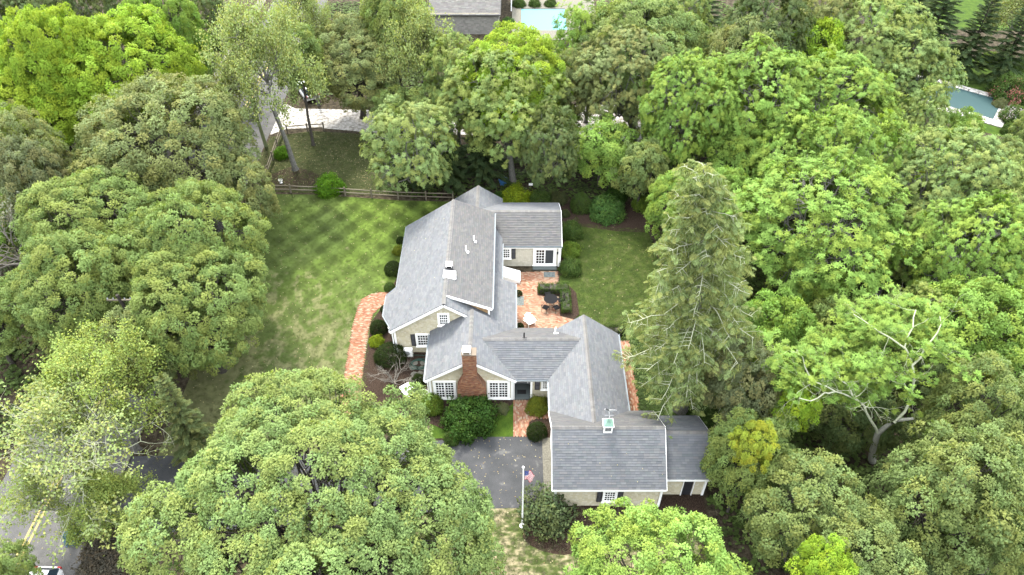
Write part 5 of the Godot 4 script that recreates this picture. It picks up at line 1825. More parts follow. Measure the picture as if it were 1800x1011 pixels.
func build_far() -> void:
	# the upper pool and its deck
	var m := MB.new()
	for q in [[0.0, -62, 1.35, -48], [7.6, -62, 12, -48], [1.35, -62, 7.6, -58.0], [1.35, -51.0, 7.6, -48]]:
		m.box(Vector3(q[0], 0, q[1]), Vector3(q[2], 0.14, q[3]))
	put("pool_deck", m.mesh(true), M["concrete"], self, "structure").set_meta("label", "pale deck round the blue swimming pool at the top")
	m = MB.new()
	m.box(Vector3(1.35, 0.01, -58.0), Vector3(7.6, 0.06, -51.0))
	tag(put("swimming_pool", m.mesh(), M["pool_water"], self), "light blue swimming pool at the top of the photo", "swimming pool", "", "structure")
	# covered pool, upper right, turned
	var ang := 0.636
	var b := Basis(Vector3.UP, -ang)
	var c := Vector3(52.9, 0, -32.9)
	m = MB.new()
	m.boxt(Transform3D(b, c), Vector3(-6.2, 0, -3.6), Vector3(6.2, 0.10, -2.6))
	m.boxt(Transform3D(b, c), Vector3(-6.2, 0, 2.6), Vector3(6.2, 0.10, 4.0))
	m.boxt(Transform3D(b, c), Vector3(-6.2, 0, -2.6), Vector3(-5.0, 0.10, 2.6))
	m.boxt(Transform3D(b, c), Vector3(5.0, 0, -2.6), Vector3(6.2, 0.10, 2.6))
	put("pool_deck", m.mesh(true), M["shell_gravel"], self, "structure").set_meta("label", "white stone surround of the covered pool")
	var pc := thing("pool_cover", "dark green winter cover stretched over the upper right pool", "pool cover", c, -ang)
	m = MB.new()
	m.box(Vector3(-4.99, 0.02, -2.59), Vector3(4.99, 0.085, 2.59))
	put("cover", m.mesh(), M["pool_cover"], pc)
	for i in 9:
		for s in [-1, 1]:
			m = MB.new()
			m.box(Vector3(-4.6 + i * 1.15 - 0.03, 0.09, s * 2.75 - 0.35), Vector3(-4.6 + i * 1.15 + 0.03, 0.115, s * 2.75 + 0.35))
			put("strap", m.mesh(), M["dark_metal"], pc)
	# grey shingled building at the top
	var h := thing("shingled_building", "grey weathered shingled building beside the blue pool", "building", Vector3(-5, 0, -56))
	rng.seed = 91
	var wt := [Color(0.154, 0.146, 0.135), Color(0.177, 0.169, 0.154), Color(0.139, 0.135, 0.123)]
	var pts := [Vector3(-5, 0, 5), Vector3(3.4, 0, 5), Vector3(3.4, 3.2, 5), Vector3(3.4, 3.2, 5)]
	m = MB.new()
	m.box(Vector3(-6, 0, -8), Vector3(3.4, 5.2, 0.6))
	m.box(Vector3(-6, 0, 0.6), Vector3(3.2, 2.9, 6.0))
	var w := put("wall", m.mesh(), M["wall_base"], h)
	var sh := MB.new()
	for f in [[[Vector3(3.4, 0, 0.6), Vector3(3.4, 0, -8), Vector3(3.4, 5.2, -8), Vector3(3.4, 5.2, 0.6)], Vector3(1, 0, 0)], [[Vector3(3.2, 0, 6), Vector3(3.2, 0, 0.6), Vector3(3.2, 2.9, 0.6), Vector3(3.2, 2.9, 6)], Vector3(1, 0, 0)], [[Vector3(-6, 2.9, 0.6), Vector3(3.4, 2.9, 0.6), Vector3(3.4, 5.2, 0.6), Vector3(-6, 5.2, 0.6)], Vector3(0, 0, 1)], [[Vector3(-6, 0, 6), Vector3(3.2, 0, 6), Vector3(3.2, 2.9, 6), Vector3(-6, 2.9, 6)], Vector3(0, 0, 1)]]:
		shingles(sh, f[0], f[1], 0.2, 0.35, 0.02, wt, 0.08)
	put("wall_shingles", sh.mesh(), M["shingle"], w, "stuff")
	for poly in [[Vector3(-6.3, 6.9, -3.7), Vector3(3.7, 6.9, -3.7), Vector3(3.7, 4.95, 0.9), Vector3(-6.3, 4.95, 0.9)], [Vector3(3.7, 6.9, -3.7), Vector3(-6.3, 6.9, -3.7), Vector3(-6.3, 4.95, -8.3), Vector3(3.7, 4.95, -8.3)], [Vector3(-6.3, 4.1, 0.62), Vector3(3.45, 4.1, 0.62), Vector3(3.45, 2.8, 6.3), Vector3(-6.3, 2.8, 6.3)]]:
		var n := facing_up(poly)
		m = MB.new()
		m.slab(poly, n, 0.15)
		var r := put("roof", m.mesh(), M["roof_deck"], h)
		m = MB.new()
		shingles(m, poly, n, 0.25, 0.45, 0.02, [Color(0.09, 0.088, 0.085), Color(0.10, 0.098, 0.094), Color(0.083, 0.08, 0.078)], 0.08)
		put("shingles", m.mesh(), M["far_shingle"], r, "stuff")
	# white pergola beside it
	var pg := thing("pergola", "white slatted pergola between the shingled building and the pool", "pergola", Vector3(-0.9, 0, -58.5))
	for x in [-0.8, 0.8]:
		for z in [-1.2, 1.2]:
			m = MB.new()
			m.box(Vector3(x - 0.07, 0.1, z - 0.07), Vector3(x + 0.07, 2.3, z + 0.07))
			put("post", m.mesh(), M["white_paper"], pg)
	for i in 11:
		m = MB.new()
		m.box(Vector3(-1.0, 2.3, -1.4 + i * 0.27), Vector3(1.0, 2.4, -1.24 + i * 0.27))
		put("slat", m.mesh(), M["white_paper"], pg)


func build_small() -> void:
	rng.seed = 61
	fence("split-rail fence along the far edge of the side lawn", [Vector2(-25.6, -13.9), Vector2(-22.4, -13.8), Vector2(-19.6, -13.6), Vector2(-16.8, -13.3), Vector2(-14.1, -13.0), Vector2(-11.4, -12.75), Vector2(-8.6, -12.6), Vector2(-5.9, -12.5)])
	fence("split-rail fence on the road side of the corner lot", [Vector2(-25.3, -14.6), Vector2(-25.5, -17.1), Vector2(-25.6, -19.6), Vector2(-25.7, -22.2), Vector2(-25.75, -24.8)])
	fence("short split-rail fence beside the white gravel drive", [Vector2(-25.2, -24.95), Vector2(-23.0, -25.3), Vector2(-21.2, -25.5)])
	var a := utility_pole("weathered leaning utility pole with a white street lamp by the corner lot", Vector3(-26.96, 0, -22.24), 9.3, Vector3(-0.35, 0, 0.1), "pole_wood", true)
	var b := utility_pole("dark utility pole standing under the trees by the lower left road", Vector3(-26.9, 0, 10.0), 9.0, Vector3(-0.6, 0, 0.2), "dark_pole", false)
	wire("overhead wire on the road side of the utility poles", a + Vector3(-0.8, -0.3, 0), b + Vector3(-0.8, -0.3, 0), 0.9)
	wire("overhead wire on the lawn side of the utility poles", a + Vector3(0.8, -0.3, 0), b + Vector3(0.8, -0.3, 0), 1.0)
	wire("wire running up the road from the lamp pole", a + Vector3(-0.4, -0.3, 0), a + Vector3(-9.5, 0.1, -12), 0.7)
	flagpole()
	patio_furniture()
	hedge("low clipped L-shaped hedge screening the patio table", [[Vector3(2.32, 0, 0.05), Vector3(4.95, 0.66, 0.95)], [Vector3(4.2, 0, 0.96), Vector3(5.02, 0.62, 3.35)]], "sh_mid", 71)
	hedge("low clipped hedge behind the right wing at the lawn edge", [[Vector3(5.9, 0, 5.2), Vector3(9.2, 0.6, 6.0)]], "sh_dark", 72)
	car("white car with a rounded roof cut off by the lower left corner", Vector3(-28.7, 0.012, 28.2), PI - 0.02)
	car("white car with bluish windscreen half hidden behind the slender tree", Vector3(-24.6, 0.02, -33.6), 0.5)
	# garden things left of the chimney wing
	var m := MB.new()
	m.box(Vector3(-0.36, 0.05, -0.16), Vector3(0.36, 0.78, 0.16))
	var ac := thing("heat_pump", "white outdoor air-conditioning unit against the left gable wall", "air conditioner", Vector3(-8.3, 0, 7.95))
	put("casing", m.mesh(), M["white_paint"], ac)
	m = MB.new()
	m.tube([Vector3(-0.08, 0.42, 0.155), Vector3(-0.08, 0.42, 0.185)], [0.26, 0.25], 18)
	put("fan_grille", m.mesh(), M["grey_metal"], ac)
	m = MB.new()
	m.box(Vector3(-0.42, 0, -0.22), Vector3(0.42, 0.05, 0.22))
	put("base", m.mesh(), M["concrete"], ac)
	m = MB.new()
	var pts := []
	var rs := []
	for i in 90:
		var f := i / 89.0
		var r := 0.55 + 0.18 * sin(f * 17.0)
		pts.append(Vector3(cos(f * 25.0) * r * 1.15 + 0.15 * sin(f * 7), 0.07 + 0.03 * f + 0.02 * sin(f * 40), sin(f * 25.0) * r * 0.8))
		rs.append(0.018)
	for p in [Vector3(0.9, 0.1, -0.7), Vector3(0.2, 0.08, -0.9), Vector3(-0.5, 0.15, -0.85), Vector3(-0.75, 0.4, -0.9)]:
		pts.append(p); rs.append(0.018)
	m.tube(pts, rs, 5)
	var hs := put("garden_hose", m.mesh(), M["hose"], self)
	hs.position = Vector3(-7.35, 0, 8.9)
	tag(hs, "tangled green garden hose lying on the pale flagstones", "hose")
	m = MB.new()
	pts = []
	rs = []
	for i in 24:
		var an := TAU * 0.85 * i / 23
		pts.append(Vector3(cos(an) * 0.24, 0.55 + sin(an) * 0.3, 0.05 * sin(an * 2)))
		rs.append(0.02)
	m.tube(pts, rs, 6)
	hs = put("hose_loop", m.mesh(), M["white_paper"], self)
	hs.position = Vector3(-6.55, 0.05, 12.1)
	tag(hs, "white loop of hose at the front left corner of the chimney wing", "hose")
	var tb := thing("garden_table", "white rounded garden table top among the shrubs near the foreground maple", "table", Vector3(-7.9, 0, 11.9), 0.62)
	m = MB.new()
	var ring := []
	for q in [[0.32, 0.50, 0.0], [-0.32, 0.50, PI / 2], [-0.32, -0.50, PI], [0.32, -0.50, PI * 1.5]]:
		for i in 5:
			var an: float = q[2] + PI / 2 * i / 4
			ring.append(Vector3(q[0] + 0.12 * cos(an), 0.6, -(-q[1] - 0.12 * sin(an))))
	ring.reverse()
	var nn: Vector3 = (ring[1] - ring[0]).cross(ring[2] - ring[0])
	if nn.y < 0:
		ring.reverse()
	m.slab(ring, Vector3.UP, 0.04)
	put("table_top", m.mesh(), M["white_paper"], tb)
	for x in [-0.3, 0.3]:
		for z in [-0.5, 0.5]:
			m = MB.new()
			m.box(Vector3(x - 0.03, 0, z - 0.03), Vector3(x + 0.03, 0.56, z + 0.03))
			put("leg", m.mesh(), M["white_paper"], tb)
	# things at the edge of the woods
	var ur := thing("garden_urn", "small white urn with a straggly plant in the corner bed by the fence", "urn", Vector3(-23.8, 0, -15.5))
	m = MB.new()
	m.lathe(Vector3.ZERO, [Vector2(0.12, 0), Vector2(0.14, 0.04), Vector2(0.07, 0.1), Vector2(0.20, 0.28), Vector2(0.23, 0.42), Vector2(0.19, 0.42), Vector2(0.0, 0.36)], 12)
	put("bowl", m.mesh(), M["white_paper"], ur)
	m = MB.new()
	for i in 9:
		stamp(m, "small", Vector3(rng.randf_range(-0.3, 0.3), 0.5 + rng.randf() * 0.25, rng.randf_range(-0.3, 0.3)), Vector3.UP, 0.8, i % 7)
	put("plant", m.mesh(), M["sh_pale"], ur)
	var bn := thing("storage_tub", "blue plastic tub under the trees behind the bright yellow-green bush", "tub", Vector3(-0.9, 0, -15.2))
	m = MB.new()
	m.lathe(Vector3.ZERO, [Vector2(0, 0.0), Vector2(0.34, 0), Vector2(0.45, 0.6), Vector2(0.48, 0.6), Vector2(0.48, 0.65), Vector2(0.42, 0.65)], 16)
	put("tub", m.mesh(), M["blue_plastic"], bn)
	m = MB.new()
	m.lathe(Vector3(0, 0.65, 0), [Vector2(0.49, 0), Vector2(0.49, 0.04), Vector2(0.3, 0.1), Vector2(0, 0.12)], 16)
	put("lid", m.mesh(), M["blue_plastic"], bn)
	var sg := thing("marker_post", "small white marker board on a stake behind the mid-green bush", "marker", Vector3(1.9, 0, -14.3))
	m = MB.new()
	m.box(Vector3(-0.03, 0, -0.03), Vector3(0.03, 0.75, 0.03))
	put("stake", m.mesh(), M["weathered_wood"], sg)
	m = MB.new()
	m.box(Vector3(-0.2, 0.6, 0.03), Vector3(0.2, 0.85, 0.06))
	put("board", m.mesh(), M["white_paper"], sg)


func inside(poly: Array, p: Vector2) -> bool:
	return Geometry2D.is_point_in_polygon(p, PackedVector2Array(poly))


func build_cover() -> void:
	rng.seed = 51
	# grass: small tufts over the lawns
	var tuft := MB.new()
	for i in 9:
		var a := rng.randf() * TAU
		var p := Vector3(cos(a), 0, sin(a)) * rng.randf_range(0.0, 0.09)
		var d := Vector3(cos(a + 0.5), rng.randf_range(0.3, 0.9), sin(a + 0.5)).normalized()
		tuft.col = Color(1, 1, 1) * rng.randf_range(0.7, 1.0)
		leaf(tuft, p, d, (Vector3.UP + Vector3(cos(a), 0, sin(a)) * 0.4).normalized(), rng.randf_range(0.08, 0.16), 0.022, Vector3.UP)
	var tm := tuft.mesh()
	for l in [["lawn_grass", "short mown grass blades of the side lawn", LAWN, 9000, Color(0.060, 0.085, 0.016), Color(0.108, 0.104, 0.0577), 0.45], ["lawn_grass", "short grass blades of the back lawn", BACK, 5000, Color(0.050, 0.078, 0.014), Color(0.0693, 0.0809, 0.027), 0.2], ["lawn_grass", "patchy grass blades of the front lawn", FRONT, 9000, Color(0.0462, 0.0616, 0.0169), Color(0.146, 0.127, 0.0847), 0.5], ["lawn_grass", "rough grass blades of the corner lot", CORNER, 11000, Color(0.0501, 0.0693, 0.0185), Color(0.0963, 0.0924, 0.0462), 0.25]]:
		var lo: Vector2 = l[2][0]
		var hi: Vector2 = l[2][0]
		for p in l[2]:
			lo = lo.min(p)
			hi = hi.max(p)
		var spots := []
		var pp := PackedVector2Array(l[2])
		while spots.size() < l[3]:
			var p := Vector2(rng.randf_range(lo.x, hi.x), rng.randf_range(lo.y, hi.y))
			if Geometry2D.is_point_in_polygon(p, pp) and not (p.x > 0.1 and p.x < 5.3 and p.y < 1.5):
				var c: Color = l[4].lerp(l[5], clampf(rng.randf() * 2.0 - 1.0 + l[6], 0.0, 1.0)) if l[6] != 0.45 else (l[4] as Color).lerp(l[5], clampf(rng.randf() - 0.35 + (p.y - 2.0) / 22.0, 0.0, 1.0))
				var s := rng.randf_range(0.6, 1.15)
				spots.append([Transform3D(Basis(Vector3.UP, rng.randf() * TAU).scaled(Vector3(s, s * 0.55, s)), Vector3(p.x, 0.008, p.y)), c])
		scatter(l[0], l[1], "grass", tm, M["blade"], spots)
	# fallen leaves
	var lf := MB.new()
	leaf(lf, Vector3(-0.07, 0.01, 0), Vector3(1, 0.15, 0).normalized(), Vector3.UP, 0.15, 0.12, Vector3.UP)
	var lm := lf.mesh()
	var zones := [[CORNER, 900, 0.02], [LAWN, 700, 0.02], [FRONT, 650, 0.02], [BACK, 90, 0.02], [[Vector2(-3, 15.8), Vector2(2.1, 15.8), Vector2(2.1, 21.3), Vector2(-3, 21.3)], 130, 0.022], [[Vector2(-26, -29), Vector2(-10, -29), Vector2(-10, -25.5), Vector2(-26, -26.3)], 260, 0.03], [[Vector2(-34, -40), Vector2(-27.5, -40), Vector2(-27.5, 28), Vector2(-34, 28)], 500, 0.02], [[Vector2(0.1, 12.6), Vector2(1.2, 12.6), Vector2(1.2, 15.7), Vector2(0.1, 15.7)], 30, 0.06], [[Vector2(-13.2, 1), Vector2(-11.8, 1), Vector2(-11.8, 13), Vector2(-13.2, 13)], 45, 0.06]]
	var sp := []
	for zn in zones:
		var lo: Vector2 = zn[0][0]
		var hi: Vector2 = zn[0][0]
		for p in zn[0]:
			lo = lo.min(p)
			hi = hi.max(p)
		var got := 0
		while got < zn[1]:
			var p := Vector2(rng.randf_range(lo.x, hi.x), rng.randf_range(lo.y, hi.y))
			if inside(zn[0], p):
				got += 1
				var c := Color(0.277, 0.239, 0.131).lerp(Color(0.2, 0.139, 0.0693) if rng.randf() < 0.5 else Color(0.354, 0.323, 0.223), rng.randf())
				var s := rng.randf_range(0.35, 0.8)
				sp.append([Transform3D(Basis(Vector3.UP, rng.randf() * TAU).rotated(Vector3.RIGHT, rng.randf_range(-0.3, 0.3)).scaled(Vector3(s, s, s)), Vector3(p.x, zn[2], p.y)), c])
	for i in 24:  # a few have blown onto the roofs
		var x := rng.randf_range(2.8, 9.8)
		var z := rng.randf_range(18.7, 21.4)
		var y := 5.06 - (z - 18.45) * 0.806
		if i % 2:
			x = rng.randf_range(-9.2, -5.6)
			z = rng.randf_range(-4.6, 7.6)
			y = 5.80 - (-5.15 - x) * 0.678
		var s := rng.randf_range(0.3, 0.6)
		sp.append([Transform3D(Basis(Vector3.UP, rng.randf() * TAU).scaled(Vector3(s, s, s)), Vector3(x, y, z)), Color(0.30, 0.26, 0.14)])
	scatter("fallen_leaves", "pale fallen leaves strewn over lawns, road and driveway", "leaves", lm, M["blade"], sp)
	# low green ground cover beside the right brick path and through the woods
	var iv := MB.new()
	for i in 12:
		var a := rng.randf() * TAU
		iv.col = Color(1, 1, 1) * rng.randf_range(0.6, 1.0)
		leaf(iv, Vector3(cos(a) * rng.randf() * 0.3, rng.randf_range(0.05, 0.22), sin(a) * rng.randf() * 0.3), Vector3(cos(a), 0.1, sin(a)).normalized(), (Vector3.UP + rdir() * 0.4).normalized(), 0.17, 0.14, Vector3.UP)
	var im := iv.mesh()
	sp = []
	for i in 3000:
		var p := Vector2(rng.randf_range(9.75, 16), rng.randf_range(6.5, 15.6))
		sp.append([Transform3D(Basis(Vector3.UP, rng.randf() * TAU), Vector3(p.x, rng.randf() * 0.05, p.y)), Color(0.0423, 0.0732, 0.0154) * rng.randf_range(0.7, 1.3)])
	scatter("ground_cover", "low leafy ground cover between the right brick path and the spruce trunk", "ground cover", im, M["blade"], sp)
	sp = []
	for i in 26000:
		var p := Vector2(rng.randf_range(-60, 75), rng.randf_range(-60, 32))
		var open := (p.x > -36 and p.x < -26.5) or (p.x > -27 and p.x < 13.5 and p.y > -13 and p.y < 32) or (p.x > -27 and p.x < 19.5 and p.y > -33 and p.y < -22) or (p.x > -27 and p.x < -10 and p.y < -12 and p.y > -26) or (p.x > -12 and p.x < 13 and p.y < -46) or (p.x > 45 and p.y < -22) or (p.x < -36 and p.y < -17)
		if not open:
			sp.append([Transform3D(Basis(Vector3.UP, rng.randf() * TAU).scaled(Vector3(1.5, 1.7, 1.5) * rng.randf_range(0.7, 1.6)), Vector3(p.x, 0, p.y)), Color(0.07, 0.105, 0.028) * rng.randf_range(0.6, 1.5)])
	scatter("undergrowth", "low undergrowth covering the shaded floor of the woods", "undergrowth", im, M["blade"], sp)


func build_spruce() -> void:
	var p := make_drooping(22.0, Vector3(-2.2, 0, 0.3))
	var t := thing("drooping_spruce", "tall drooping spruce with long bare pale boughs beside the right brick path", "tree", Vector3(12.54, 0, 13.4), 0.0, W)
	put("trunk", p[2], M["pale_bark"], t)
	put("limbs", p[1], M["lichen_bark"], t)
	put("crown", p[0], M["drooping"], t)


func _ready() -> void:
	var cam := Camera3D.new()
	cam.name = "camera"
	cam.position = Vector3(0, 45, 47)
	cam.rotation_degrees = Vector3(-43.8, 0, 0)
	cam.fov = 42.49
	cam.near = 0.5
	cam.far = 3000
	cam.current = true
	add_child(cam)
	var we := WorldEnvironment.new()
	we.name = "environment"
	var env := Environment.new()
	env.background_mode = Environment.BG_SKY
	var sm := ProceduralSkyMaterial.new()
	sm.sky_top_color = lin(0.90, 0.94, 1.0)
	sm.sky_horizon_color = lin(0.34, 0.36, 0.39)
	sm.sky_curve = 0.35
	sm.ground_bottom_color = lin(0.10, 0.11, 0.08)
	sm.ground_horizon_color = lin(0.30, 0.31, 0.30)
	var sky := Sky.new()
	sky.sky_material = sm
	env.sky = sky
	env.background_energy_multiplier = 1.0
	env.tonemap_mode = Environment.TONE_MAPPER_LINEAR
	env.tonemap_exposure = 7.2
	env.sdfgi_enabled = true
	env.ssao_enabled = true
	env.ssil_enabled = true
	we.environment = env
	add_child(we)
	var sun := DirectionalLight3D.new()
	sun.name = "sun"
	sun.light_energy = 0.5
	sun.light_color = Color(1.0, 0.97, 0.92)
	sun.light_angular_distance = 11.0
	sun.shadow_enabled = true
	sun.rotation_degrees = Vector3(-52, -160, 0)
	add_child(sun)
	make_materials()
	build_ground()
	build_house()
	build_far()
	build_spruce()
	build_snag()
	for i in TREES.size():
		place_tree(TREES[i], i)
	for i in SHRUBS.size():
		place_shrub(SHRUBS[i], i)
	build_small()
	build_cover()


